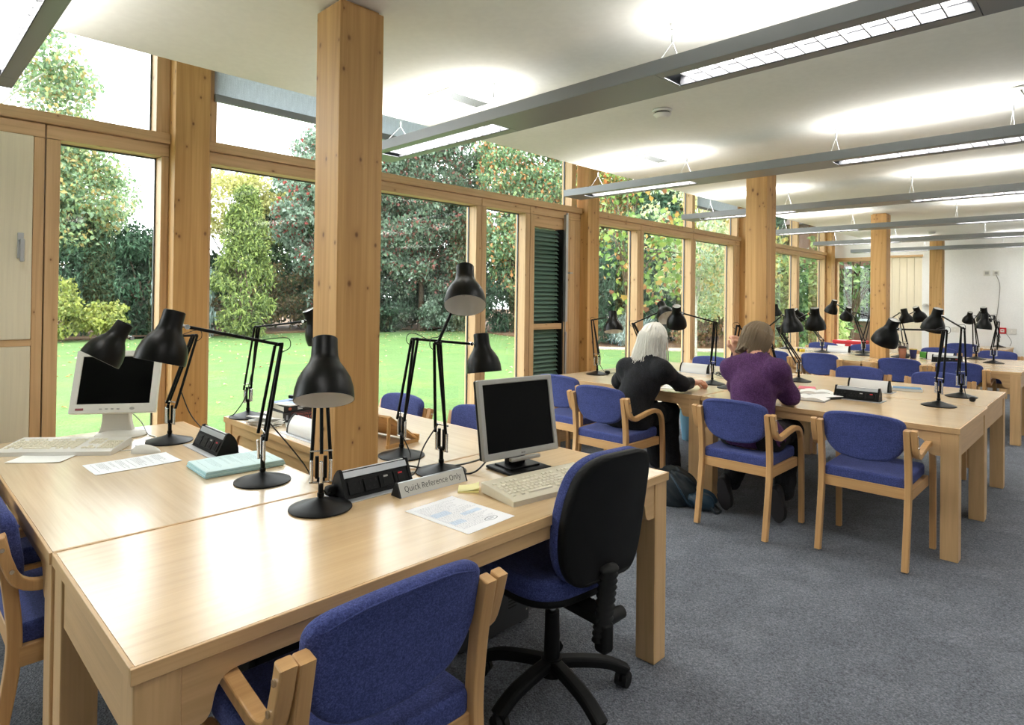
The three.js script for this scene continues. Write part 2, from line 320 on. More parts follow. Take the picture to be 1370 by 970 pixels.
// ---------------------------------------------------------------- roller blinds
function blind(label, x0, x1, y0, y1, bar0) {
  const b = thing('roller_blind', label, 'blind', [(x0 + x1) / 2, y0, -3.93]);
  const w = x1 - x0;
  mesh('fabric', bb(-w / 2, w / 2, 0.02, y1 - y0, -0.001, 0.001, 'y', 0), M.blindcloth, b);
  mesh('bottom_bar', bx(w, bar0, 0.024, 0, bar0 / 2, 0, 'x', 0.004), M.lightgrey, b);
  mesh('roller', (() => { const g = cyl(0.03, 0.03, w, 0, 0, 0); g.rotateZ(Math.PI / 2); g.translate(0, y1 - y0, 0); return g; })(), M.lightgrey, b);
}
M.blindcloth = new THREE.MeshPhysicalMaterial({ map: tex(128, 128, (u, v) => { const s = 26 * (pn(u * 64, v * 64, 64, 64, 1) - 0.5) + 18 * (pn(u * 60, v * 3, 60, 3, 4) - 0.5); return [206 + s, 210 + s, 218 + s]; }, 0.12, 0.12), roughness: 1, transmission: 0.75, thickness: 0 });
blind('grey roller blind part lowered over the clerestory between two pine posts', 1.45, 3.28, 2.612, 3.1, 0.045);
blind('narrow grey roller blind rolled up high behind the third hanging light', 7.6, 8.8, 2.64, 3.1, 0.03);

// ---------------------------------------------------------------- hanging lights
const lightText = ['over the white monitor', 'over the silver monitor', 'over the purple-clad reader', 'over the chairs between the table groups', 'over the travel cup', 'over the last row of chairs', 'hanging next to the end wall'];
const LW = 0.245, LB = 2.308, LT = 2.364, ZE = -3.39, ZL = 3.9;
const blade = bx(0.128, 0.022, 0.004, 0, 0, 0, 'y', 0);
[0.283, 2.255, 4.29, 6.32, 8.4, 10.43, 12.33].forEach((x, li) => {
  const L = thing('hanging_light', 'long grey suspended strip light ' + lightText[li], 'light', [x, LB, 0], 0, 'suspended strip lights');
  const hw = LW / 2, H = LT - LB, ap = 0.065;
  for (const s of [-1, 1]) mesh('side_panel', bb(s > 0 ? hw - 0.006 : -hw, s > 0 ? hw : -hw + 0.006, 0, H, ZE, ZL, 'z', 0.001), M.lightgrey, L);
  mesh('end_cap', bb(-hw, hw, 0, H, ZE - 0.004, ZE, 'x', 0.001), M.lightgrey, L);
  mesh('end_cap', bb(-hw, hw, 0, H, ZL, ZL + 0.004, 'x', 0.001), M.lightgrey, L);
  mesh('tray', bb(-hw + 0.006, hw - 0.006, H - 0.012, H - 0.008, ZE, ZL, 'z', 0), M.lightgrey, L);
  const mods = [-2.75, -0.81, 1.13, 3.07].filter((z) => z + 0.5 < ZL);
  let z0 = ZE;
  for (const zc of mods) {
    const a = zc - 0.47, b = zc + 0.5;
    mesh('bottom_panel', bb(-hw + 0.006, hw - 0.006, 0, 0.003, z0 + 0.001, a - 0.012, 'z', 0), M.lightgrey, L);
    mesh('aperture_rim', merge([bb(-hw + 0.006, -ap, 0, 0.003, a - 0.01, b + 0.01, 'z', 0), bb(ap, hw - 0.006, 0, 0.003, a - 0.01, b + 0.01, 'z', 0), bb(-ap, ap, 0, 0.003, a - 0.01, a, 'z', 0), bb(-ap, ap, 0, 0.003, b, b + 0.01, 'z', 0)]), M.lightgrey, L);
    mesh('reflector', merge([bb(-ap - 0.002, -ap, 0, H - 0.014, a, b, 'z', 0), bb(ap, ap + 0.002, 0, H - 0.014, a, b, 'z', 0)]), M.louvre, L);
    for (let i = 1; i < 14; i++) { const m = mesh('louvre_blade', blade, M.louvre, L); m.position.set(0, 0.014, a + (b - a) * i / 14); }
    mesh('lamp_tube', bb(-ap + 0.004, ap - 0.004, H - 0.02, H - 0.014, a + 0.02, b - 0.02, 'z', 0), M.tube, L);
    mesh('uplight_tube', bb(-0.07, 0.07, H - 0.004, H - 0.001, a + 0.02, b - 0.02, 'z', 0), M.tube, L);
    for (const [dir, y, I, w] of [[-1, H - 0.022, DOWN_LIGHT, 0.12], [1, H + 0.002, UP_LIGHT, 0.14]]) {
      const l = new THREE.RectAreaLight(new THREE.Color(1, 0.98, 0.94), I, w, b - a - 0.04);
      l.position.set(0, y, (a + b) / 2); l.rotation.x = dir * Math.PI / 2; l.name = 'tube_light'; L.add(l);
    }
    z0 = b + 0.012;
  }
  mesh('bottom_panel', bb(-hw + 0.006, hw - 0.006, 0, 0.003, z0 + 0.001, ZL, 'z', 0), M.lightgrey, L);
  for (const z of [-3.12, -2.31, -1.28, -0.41, 0.66, 1.6, 2.6]) {
    const y1 = CEIL - LB;
    mesh('suspension', merge([cyl(0.009, 0.009, 0.026, 0, y1 - 0.013, z, 10), bar(V(0, y1 - 0.02, z), V(0, y1 - 0.05, z), 0.0012, 5), cyl(0.006, 0.006, 0.03, 0, y1 - 0.062, z, 8), bar(V(0, y1 - 0.075, z), V(-0.1, H, z), 0.0012, 5), bar(V(0, y1 - 0.075, z), V(0.1, H, z), 0.0012, 5)]), M.alu, L);
  }
});

// ---------------------------------------------------------------- ceiling fittings
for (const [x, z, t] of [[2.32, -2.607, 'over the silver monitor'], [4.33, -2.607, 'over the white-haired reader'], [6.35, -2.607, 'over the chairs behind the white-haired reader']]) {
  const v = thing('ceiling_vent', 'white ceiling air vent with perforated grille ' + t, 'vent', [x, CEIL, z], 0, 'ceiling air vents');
  mesh('plate', merge([bb(-0.187, 0.187, -0.008, 0, -0.098, -0.054, 'x', 0.001), bb(-0.187, 0.187, -0.008, 0, 0.054, 0.098, 'x', 0.001), bb(-0.187, -0.142, -0.008, 0, -0.054, 0.054, 'x', 0.001), bb(0.142, 0.187, -0.008, 0, -0.054, 0.054, 'x', 0.001)]), M.white, v);
  const gr = [];
  for (let i = 0; i <= 26; i++) gr.push(bx(0.003, 0.003, 0.108, -0.142 + 0.284 * i / 26, -0.004, 0, 'z', 0));
  for (let i = 0; i <= 10; i++) gr.push(bx(0.284, 0.003, 0.003, 0, -0.004, -0.054 + 0.108 * i / 10, 'x', 0));
  mesh('grille', merge(gr), M.alu, v);
  mesh('painted_vent_dark', bb(-0.142, 0.142, -0.0015, -0.0005, -0.054, 0.054, 'x', 0), M.rubber, v);  // black sheet above the grille, shade painted in, no real duct
}
for (const [x, z, t] of [[3.246, -1.907, 'between the first two hanging lights'], [11.55, -2.07, 'between the last two hanging lights']]) {
  const v = thing('smoke_detector', 'round white smoke detector ' + t, 'detector', [x, CEIL, z]);
  mesh('base', lathe([[0, 0], [0.056, 0], [0.056, -0.012], [0.05, -0.016], [0, -0.016]]), M.white, v);
  mesh('ring', lathe([[0.044, -0.016], [0.044, -0.026], [0, -0.026]]), M.rubber, v);
  mesh('body', lathe([[0, -0.024], [0.05, -0.024], [0.05, -0.03], [0.034, -0.045], [0.03, -0.05], [0, -0.052]]), M.white, v);
}
{
  const v = thing('ceiling_rose', 'white ceiling rose with a looped cable over the vacant chair at the near table', 'rose', [4.145, CEIL, -0.367]);
  mesh('plate', lathe([[0, 0], [0.045, 0], [0.045, -0.006], [0.03, -0.012], [0, -0.012]]), M.white, v);
  mesh('cable', tube([V(0, -0.01, 0), V(0.02, -0.05, 0.02), V(0.07, -0.1, 0.04), V(0.12, -0.175, 0.05)], 0.005, 20, 6), M.greycable, v);
}
// ---------------------------------------------------------------- things on the end wall
function plate(name, label, cat, y, z, w, h, mat, detail) {
  const v = thing(name, label, cat, [XE, y, z]);
  mesh('plate', bx(0.012, h, w, -0.006, 0, 0, 'y', 0.003), mat, v);
  detail(v);
}
plate('wall_socket', 'white wall box high on the end wall without a cable', 'socket', 1.94, -1.565, 0.09, 0.09, M.whitePlastic, (v) => { mesh('insert', bx(0.006, 0.05, 0.05, -0.014, 0, 0), M.silver, v); });
plate('wall_socket', 'white wall box high on the end wall with a cable hanging from it', 'socket', 1.94, -1.445, 0.09, 0.09, M.whitePlastic, (v) => {
  mesh('insert', bx(0.006, 0.04, 0.04, -0.014, 0, 0), M.silver, v);
  mesh('cable', tube([V(-0.014, -0.03, 0), V(-0.02, -0.2, 0.05), V(-0.02, -0.5, 0.035), V(-0.02, -0.9, 0.0), V(-0.02, -1.3, 0.02), V(-0.02, -1.94, 0.02)], 0.005, 40, 6), M.greycable, v);
});
plate('alarm_call_point', 'red fire alarm call point on the end wall', 'alarm', 0.995, -1.36, 0.1, 0.1, M.red, (v) => { mesh('glass_plate', bx(0.006, 0.05, 0.05, -0.014, 0, 0), M.whitePlastic, v); mesh('button', bx(0.004, 0.012, 0.03, -0.018, 0, 0), M.red, v); });
plate('light_switch', 'white switch plate right beside the red alarm point', 'switch', 0.99, -1.24, 0.13, 0.09, M.whitePlastic, (v) => { mesh('rocker', bx(0.006, 0.03, 0.016, -0.014, 0, 0), M.white, v); });
plate('light_switch', 'white switch plate between the end pillar and the alarm point', 'switch', 0.985, -1.99, 0.11, 0.09, M.whitePlastic, (v) => { mesh('rocker', bx(0.006, 0.03, 0.016, -0.014, 0, 0), M.white, v); });
plate('wall_bracket', 'small white wall bracket between the boarded door and the pillar', 'bracket', 1.4, -2.41, 0.08, 0.05, M.whitePlastic, (v) => { mesh('cover', (() => { const g = new THREE.SphereGeometry(0.05, 16, 8, 0, Math.PI * 2, 0, Math.PI / 2); g.scale(1, 0.8, 1); g.translate(-0.03, -0.02, 0); return g; })(), M.silver, v); });
// ---------------------------------------------------------------- tables
const TH = 0.74;
// local axes: length along x, depth along z
function table(label, x0, x1, z0, z1, long, topMat, group, notch) {
  const L = long === 'x' ? x1 - x0 : z1 - z0, D = long === 'x' ? z1 - z0 : x1 - x0;
  const t = thing('reading_table', label, 'table', [(x0 + x1) / 2, 0, (z0 + z1) / 2], long === 'x' ? 0 : Math.PI / 2, group);
  const e = 0.009, th = 0.032, a = L / 2, b = D / 2, lg = 0.085;
  // notch: [sx, sz] corner sign in local axes with its size
  const [sx, sz, nw, nd] = notch ?? [0, 0, 0, 0];
  const s = new THREE.Shape(), X = a - e, Z = b - e;
  const pts = [[-1, -1], [1, -1], [1, 1], [-1, 1]].flatMap(([u, v]) => u === sx && v === sz
    ? (u * v > 0 ? [[u * X, v * (b - nd)], [u * (a - nw), v * (b - nd)], [u * (a - nw), v * Z]] : [[u * (a - nw), v * Z], [u * (a - nw), v * (b - nd)], [u * X, v * (b - nd)]])
    : [[u * X, v * Z]]);
  s.setFromPoints(pts.map(([x, z]) => new THREE.Vector2(x, -z)));
  const g = new THREE.ExtrudeGeometry(s, { depth: th, bevelEnabled: false }); g.rotateX(-Math.PI / 2); g.translate(0, TH - th, 0);
  mesh('tabletop', uvm(g, 'x', R0() * 4, R0() * 4), topMat, t);
  const eg = (u0, u1, v0, v1, gr) => mesh('edging', bb(u0, u1, TH - th, TH, v0, v1, gr, 0.002), M.leg, t);
  eg(-a + (sz === -1 && sx === -1 ? nw : 0), a - (sz === -1 && sx === 1 ? nw : 0), -b, -b + e, 'x');
  eg(-a + (sz === 1 && sx === -1 ? nw : 0), a - (sz === 1 && sx === 1 ? nw : 0), b - e, b, 'x');
  eg(-a, -a + e, -b + e + (sx === -1 && sz === -1 ? nd : 0), b - e - (sx === -1 && sz === 1 ? nd : 0), 'z');
  eg(a - e, a, -b + e + (sx === 1 && sz === -1 ? nd : 0), b - e - (sx === 1 && sz === 1 ? nd : 0), 'z');
  const legg = bx(lg, TH - th, lg, 0, (TH - th) / 2, 0, 'y', 0.004);
  for (const u of [-1, 1]) for (const v of [-1, 1]) {
    const n = u === sx && v === sz;
    mesh('leg', legg, M.leg, t).position.set(u * (a - lg / 2 - 0.006 - (n ? nw : 0)), 0, v * (b - lg / 2 - 0.006));
  }
  // aprons with a curved bracket beside each leg
  const apron = (len) => {
    const p = new THREE.Shape(), h = len / 2, y = TH - th, dp = 0.135, up = 0.048;
    p.moveTo(-h, y); p.lineTo(h, y); p.lineTo(h, y - dp); p.lineTo(h - 0.03, y - dp); p.quadraticCurveTo(h - 0.058, y - dp, h - 0.062, y - dp + 0.035);
    p.quadraticCurveTo(h - 0.07, y - up, h - 0.11, y - up); p.lineTo(-h + 0.11, y - up); p.quadraticCurveTo(-h + 0.07, y - up, -h + 0.062, y - dp + 0.035);
    p.quadraticCurveTo(-h + 0.058, y - dp, -h + 0.03, y - dp); p.lineTo(-h, y - dp); p.closePath();
    const q = ext(p, 0.022, 0.0015, 1, 6); return q;
  };
  const plainEnd = bx(0.022, 0.135, D - 2 * lg - 0.012, 0, TH - th - 0.0675, 0, 'z', 0.002);
  for (const v of [-1, 1]) { const m = mesh('apron', uvm(apron(L - 2 * lg - 0.012 - (v === sz ? nw : 0)), 'x', R0()), M.leg, t); m.position.set(v === sz ? -sx * nw / 2 : 0, 0, v * (b - 0.011 - 0.012)); }
  for (const u of [-1, 1]) mesh('apron', plainEnd, M.leg, t).position.set(u * (a - 0.011 - 0.012 - (u === sx ? nw : 0)), 0, 0);
  return t;
}
const T2 = 5.245, nT = [0.118, 0.11];
table('wide computer desk holding the silver monitor and the quick reference sign', 0.34, 2.26, -2.0, -1.28, 'x', M.top);
table('desk with the white monitor and pale blue booklet on it', 0.335, 1.192, -3.6, -2.004, 'z', M.topB);
{ const t = table('desk with the neurology book and wooden bookrest on it', 1.405, 2.23, -3.6, -2.004, 'z', M.topB); mesh('modesty_panel', bb(-0.71, 0.71, 0.4, 0.6595, -0.39, -0.375, 'x', 0.001), M.leg, t); }
// a quarter turn takes local x to -z and local z to x
table('reading table the purple-clad reader leans on, with open books', 4.217, T2 - 0.004, -2.14, -0.62, 'z', M.top, 'paired reading tables', [1, 1, 0.1, 0.1]);
table('reading table the white-haired reader sits at', 4.217, T2 - 0.004, -3.6, -2.146, 'z', M.topB, 'paired reading tables', [-1, 1, 0.1, 0.1]);
table('reading table with a blue paperback and a white flap unit', T2 + 0.004, 6.27, -2.14, -0.63, 'z', M.top, 'paired reading tables', [1, -1, 0.1, 0.11]);
table('reading table behind the white-haired reader, an empty chair on its far side', T2 + 0.004, 6.27, -3.6, -2.146, 'z', M.topB, 'paired reading tables', [-1, -1, 0.1, 0.11]);
table('far reading table with the travel cup, paper cup and green box', 8.15, 8.94, -2.14, -0.7, 'z', M.top, 'far reading tables', [1, 1, 0.1, 0.11]);
table('far reading table next to the windows with a yellow pack on it', 8.15, 8.94, -3.6, -2.146, 'z', M.topB, 'far reading tables', [-1, 1, 0.1, 0.11]);
table('far reading table behind the travel cup, with three lamps', 8.95, 9.95, -2.14, -0.75, 'z', M.top, 'far reading tables', [1, -1, 0.1, 0.11]);
table('far reading table in front of the red box', 8.95, 9.95, -3.6, -2.146, 'z', M.topB, 'far reading tables', [-1, -1, 0.1, 0.11]);
table('small table against the end wall holding one lamp', 12.03, 12.83, -2.0, -1.2, 'z', M.top);

// ---------------------------------------------------------------- bentwood armchairs, facing +x
const G = {};
{
  G.backLeg = uvm(strip([[-0.262, 0.012], [-0.226, 0.22], [-0.2, 0.42], [-0.212, 0.6], [-0.24, 0.748]], 0.036, 0.03), 'y');
  G.armLeg = uvm(strip([[-0.243, 0.752], [-0.226, 0.69], [-0.2, 0.628], [-0.15, 0.604], [-0.08, 0.612], [0.02, 0.628], [0.1, 0.634], [0.165, 0.618], [0.205, 0.57], [0.222, 0.48], [0.23, 0.3], [0.236, 0.012]], 0.03, 0.03, 0.004, 72), 'y');
  const seatShape = rrect(0.43, 0.4, 0.035);
  let g = new THREE.ExtrudeGeometry(seatShape, { depth: 0.03, bevelEnabled: true, bevelThickness: 0.016, bevelSize: 0.014, bevelOffset: -0.014, bevelSegments: 4, curveSegments: 8 });
  g.rotateX(-Math.PI / 2); g.translate(0.015, 0.438, 0);
  const p = g.attributes.position;
  for (let i = 0; i < p.count; i++) { const x = p.getX(i), y = p.getY(i); p.setY(i, y + 0.03 * (x + 0.2) * (y > 0.45 ? 1 : 0.6)); }
  g.computeVertexNormals(); G.seat = uvm(g, 'x');
  // back pad: arched top, rounded bottom
  const s = new THREE.Shape();
  s.moveTo(-0.1, 0.56); s.bezierCurveTo(-0.03, 0.545, 0.03, 0.545, 0.1, 0.56); s.bezierCurveTo(0.15, 0.575, 0.182, 0.62, 0.19, 0.67); s.lineTo(0.194, 0.755);
  s.bezierCurveTo(0.194, 0.79, 0.17, 0.802, 0.13, 0.808); s.bezierCurveTo(0.05, 0.82, -0.05, 0.82, -0.13, 0.808); s.bezierCurveTo(-0.17, 0.802, -0.194, 0.79, -0.194, 0.755); s.lineTo(-0.19, 0.67);
  s.bezierCurveTo(-0.182, 0.62, -0.15, 0.575, -0.1, 0.56);
  let q = new THREE.ExtrudeGeometry(s, { depth: 0.014, bevelEnabled: true, bevelThickness: 0.016, bevelSize: 0.016, bevelOffset: -0.016, bevelSegments: 5, curveSegments: 14, steps: 1 });
  // refine in the middle so that the pad can bend: split into z columns is not needed for the gentle curve
  q.translate(0, 0, -0.007); q.rotateY(Math.PI / 2);
  const qp = q.attributes.position;
  for (let i = 0; i < qp.count; i++) { const y = qp.getY(i), z = qp.getZ(i); qp.setX(i, qp.getX(i) - 0.2 - (y - 0.56) * 0.16 + 0.55 * z * z); }
  q.computeVertexNormals(); q = toCreasedNormals(q, 0.9); G.back = uvm(q, 'z');
  const piping = [];
  G.piping = uvm(tube([[-0.168, 0.786], [-0.1, 0.806], [0, 0.812], [0.1, 0.806], [0.168, 0.786]].map(([z, y]) => V(-0.2 - (y - 0.56) * 0.16 + 0.55 * z * z - 0.021, y - 0.006, z)), 0.0025, 24, 6));
  G.railSide = uvm(bx(0.4, 0.058, 0.022, 0.01, 0.402, 0, 'x', 0.003), 'x');
  G.railEnd = uvm(bx(0.022, 0.06, 0.39, 0, 0.4, 0, 'z', 0.003), 'z');
  const bolt = cyl(0.007, 0.006, 0.005, 0, 0, 0, 10); bolt.rotateX(Math.PI / 2); G.bolt = bolt;
}
function armchair(label, x, z, turn = 0, group) {
  const c = thing('armchair', label, 'chair', [x, 0, z], turn, group); c.scale.z = 1.06;
  mesh('seat', G.seat, M.blue, c);
  const b = mesh('backrest', G.back, M.blue, c); mesh('seam', G.piping, M.blue, b);
  for (const s of [-1, 1]) {
    mesh('back_leg', G.backLeg, M.beech, c).position.z = s * 0.203;
    const a = mesh('arm_and_front_leg', G.armLeg, M.beech, c); a.position.z = s * 0.235;
    mesh('bolt', G.bolt, M.chrome, a).position.set(-0.236, 0.725, s * 0.016);
    mesh('bolt', G.bolt, M.chrome, a).position.set(-0.214, 0.66, s * 0.016);
    mesh('seat_rail', G.railSide, M.beech, c).position.z = s * 0.208;
  }
  mesh('seat_rail', G.railEnd, M.beech, c).position.x = -0.19;
  mesh('seat_rail', G.railEnd, M.beech, c).position.x = 0.2;
  return c;
}
const near = 'blue armchairs round the reading tables', far = 'blue armchairs at the far tables';
armchair('blue beech-armed chair pushed in at the wide computer desk, its back to the room', 0.8, -1.3, Math.PI / 2).scale.set(1, 1.02, 1.15);
armchair('blue armchair tucked under the white monitor desk, next to the wide desk', 0.49, -2.42, 0);
armchair('blue armchair tucked under the white monitor desk at the window end', 0.44, -3.05, 0);
armchair('blue armchair behind the neurology desk, nearer the windows', 2.14, -3.2, Math.PI);
armchair('blue armchair behind the neurology desk, partly behind the silver monitor', 2.2, -2.57, Math.PI);
armchair('empty blue armchair pulled out at the near corner of the reading tables', 4.12, -1.015, 0, near);
armchair('blue armchair that the purple-clad reader sits on', 4.0, -1.7, 0, near);
armchair('blue armchair that the white-haired reader sits on', 3.86, -2.62, 0, near);
armchair('empty blue armchair between the green louvres and the white-haired reader', 4.13, -3.22, 0, near);
armchair('empty blue armchair across the table from the white-haired reader', 6.3, -3.2, Math.PI, near);
armchair('empty blue armchair behind the white flap unit and black socket unit', 6.46, -1.77, Math.PI, near);
armchair('empty blue armchair behind the blue paperback', 6.47, -1.14, Math.PI, near);
armchair('blue armchair at the far tables, half hidden by the purple-clad reader', 8.2, -3.11, 0, far);
armchair('blue armchair at the far tables, in front of the yellow pack', 8.24, -2.56, 0, far);
armchair('blue armchair at the far tables, in front of the travel cup', 8.26, -1.74, 0, far);
armchair('blue armchair at the far tables, in front of the black socket bar', 8.27, -1.2, 0, far);
armchair('blue armchair behind the far tables, beside the red box and windows', 9.99, -3.2, Math.PI, far);
armchair('blue armchair behind the far tables, between the red box and the pine pillar', 10.05, -2.64, Math.PI, far);
armchair('blue armchair behind the far tables, beyond the green box', 10.2, -1.78, Math.PI, far);
armchair('blue armchair behind the far tables, below the red alarm point', 10.2, -1.14, Math.PI, far);
armchair('blue armchair at the small table against the end wall', 12.13, -1.74, 0, far);

// ---------------------------------------------------------------- swivel chairs, facing +x
function swivel(label, x, z, turn) {
  const c = thing('swivel_chair', label, 'chair', [x, 0, z], turn);
  const pad = (w, h, r, d, bev) => new THREE.ExtrudeGeometry(rrect(w, h, r), { depth: d, bevelEnabled: true, bevelThickness: bev, bevelSize: bev, bevelOffset: -bev, bevelSegments: 4, curveSegments: 14 });
  let g = pad(0.44, 0.46, 0.17, 0.03, 0.022); g.rotateX(-Math.PI / 2); g.translate(0.03, 0.455, 0); mesh('seat', uvm(g, 'x'), M.blue, c);
  g = pad(0.43, 0.45, 0.17, 0.02, 0.014); g.rotateX(-Math.PI / 2); g.translate(0.03, 0.425, 0); mesh('seat_shell', g, M.blackPlastic, c);
  const bend = (g) => { const p = g.attributes.position; for (let i = 0; i < p.count; i++) { const y = p.getY(i), z = p.getZ(i), k = (y - 0.72); p.setX(i, p.getX(i) - 0.24 - 0.16 * k - 0.25 * k * k + 0.7 * z * z); } g.computeVertexNormals(); return toCreasedNormals(g, 0.9); };
  const outline = () => { const s = new THREE.Shape(); s.moveTo(-0.1, 0.5); s.lineTo(0.1, 0.5); s.bezierCurveTo(0.17, 0.5, 0.2, 0.56, 0.208, 0.65); s.bezierCurveTo(0.214, 0.72, 0.21, 0.8, 0.19, 0.86); s.bezierCurveTo(0.17, 0.915, 0.12, 0.935, 0.06, 0.937); s.lineTo(-0.06, 0.937); s.bezierCurveTo(-0.12, 0.935, -0.17, 0.915, -0.19, 0.86); s.bezierCurveTo(-0.21, 0.8, -0.214, 0.72, -0.208, 0.65); s.bezierCurveTo(-0.2, 0.56, -0.17, 0.5, -0.1, 0.5); return s; };
  const back = (d, bev) => { const q = new THREE.ExtrudeGeometry(outline(), { depth: d, bevelEnabled: true, bevelThickness: bev, bevelSize: bev, bevelOffset: -bev, bevelSegments: 5, curveSegments: 12 }); q.rotateY(Math.PI / 2); return q; };
  g = back(0.015, 0.02); g.translate(-0.005, 0, 0); mesh('backrest', uvm(bend(g), 'z'), M.blue, c).scale.z = 0.94;
  g = back(0.012, 0.014); g.translate(-0.036, 0, 0); mesh('back_shell', bend(g), M.blackPlastic, c).scale.z = 0.94;
  const rib = []; for (let i = 0; i < 12; i++) { rib.push([0.034, i * 0.022], [0.026, i * 0.022 + 0.011]); }
  g = lathe([[0, 0], ...rib, [0, 0.26]], 18); g.scale(0.75, 1, 1.25); g.rotateZ(0.12); g.translate(-0.235, 0.3, 0); mesh('bellows', g, M.rubber, c);
  mesh('tilt_bracket', merge([bx(0.3, 0.035, 0.09, -0.1, 0.375, 0, 'x', 0.01), bx(0.12, 0.06, 0.16, 0.0, 0.39, 0, 'x', 0.01), bx(0.05, 0.1, 0.05, -0.245, 0.31, 0, 'y', 0.012)]), M.blackPlastic, c);
  g = cyl(0.028, 0.022, 0.09, 0, 0, 0, 14); g.rotateX(Math.PI / 2); g.translate(-0.2, 0.33, 0.1); mesh('tension_knob', g, M.rubber, c);
  mesh('lever', merge([bar(V(0.02, 0.4, 0.05), V(0.05, 0.385, 0.25), 0.006), bx(0.03, 0.02, 0.05, 0.05, 0.385, 0.26, 'z', 0.006)]), M.blackPlastic, c);
  mesh('column', cyl(0.03, 0.026, 0.22, 0, 0.19, 0), M.blackPlastic, c);
  mesh('gas_lift', cyl(0.014, 0.014, 0.1, 0, 0.34, 0), M.chrome, c);
  mesh('hub', cyl(0.045, 0.038, 0.06, 0, 0.105, 0), M.blackPlastic, c);
  for (let i = 0; i < 5; i++) {
    const a = 0.45 + i * Math.PI * 2 / 5;
    const q = strip([[0.02, 0.115], [0.1, 0.11], [0.2, 0.095], [0.262, 0.07], [0.28, 0.06]], 0.036, 0.05, 0.01, 16);
    const l = mesh('base_leg', q, M.blackPlastic, c); l.rotation.y = a;
    const w = new THREE.CylinderGeometry(0.027, 0.027, 0.018, 18); w.rotateX(Math.PI / 2);
    const w1 = w.clone(); w1.translate(0, 0.027, -0.014); const w2 = w.clone(); w2.translate(0, 0.027, 0.014);
    const hood = new THREE.CylinderGeometry(0.03, 0.03, 0.046, 18, 1, false, -Math.PI / 2, Math.PI); hood.rotateX(Math.PI / 2); hood.translate(0, 0.029, 0);
    const k = mesh('caster', merge([w1, w2, hood, bx(0.03, 0.03, 0.05, 0, 0.045, 0, 'y', 0.008)]), M.rubber, l);
    k.position.set(0.275, 0, 0); k.rotation.y = i * 1.3;
  }
}
swivel('blue and black swivel chair with five castors at the wide computer desk', 1.75, -1.455, Math.PI / 2 - 0.1);
// ---------------------------------------------------------------- articulated desk lamps
{
  G.lampBase = lathe([[0, 0], [0.098, 0], [0.101, 0.003], [0.1, 0.006], [0.08, 0.012], [0.045, 0.022], [0.018, 0.031], [0.012, 0.036], [0, 0.036]], 48);
  const sh = [[0.032, 0], [0.036, 0.003], [0.0365, 0.03], [0.038, 0.055], [0.044, 0.075], [0.06, 0.098], [0.073, 0.122], [0.0805, 0.15], [0.0825, 0.175], [0.082, 0.183]];
  G.shade = lathe(sh.map(([r, y]) => [r, -y]), 40);
  G.lining = lathe([[0.0805, -0.183], [0.0785, -0.15], [0.071, -0.123], [0.058, -0.1], [0.042, -0.078], [0.03, -0.06], [0, -0.055]], 40);
  G.shadeTop = lathe([[0, -0.004], [0.026, -0.004], [0.026, -0.001], [0.032, 0]], 32);
  const bulb = []; for (let i = 0; i <= 40; i++) { const a = i / 40 * Math.PI * 5; bulb.push(V(0.018 * Math.cos(a), -0.085 - 0.05 * i / 40, 0.018 * Math.sin(a))); }
  G.bulb = merge([tube(bulb, 0.0065, 80, 6), cyl(0.02, 0.02, 0.03, 0, -0.07, 0, 14)]);
  const rip = [[0, 0]]; for (let i = 0; i < 22; i++) rip.push([0.0062, i / 22], [0.0048, (i + 0.5) / 22]); rip.push([0, 1]);
  G.spring = lathe(rip, 8);
}
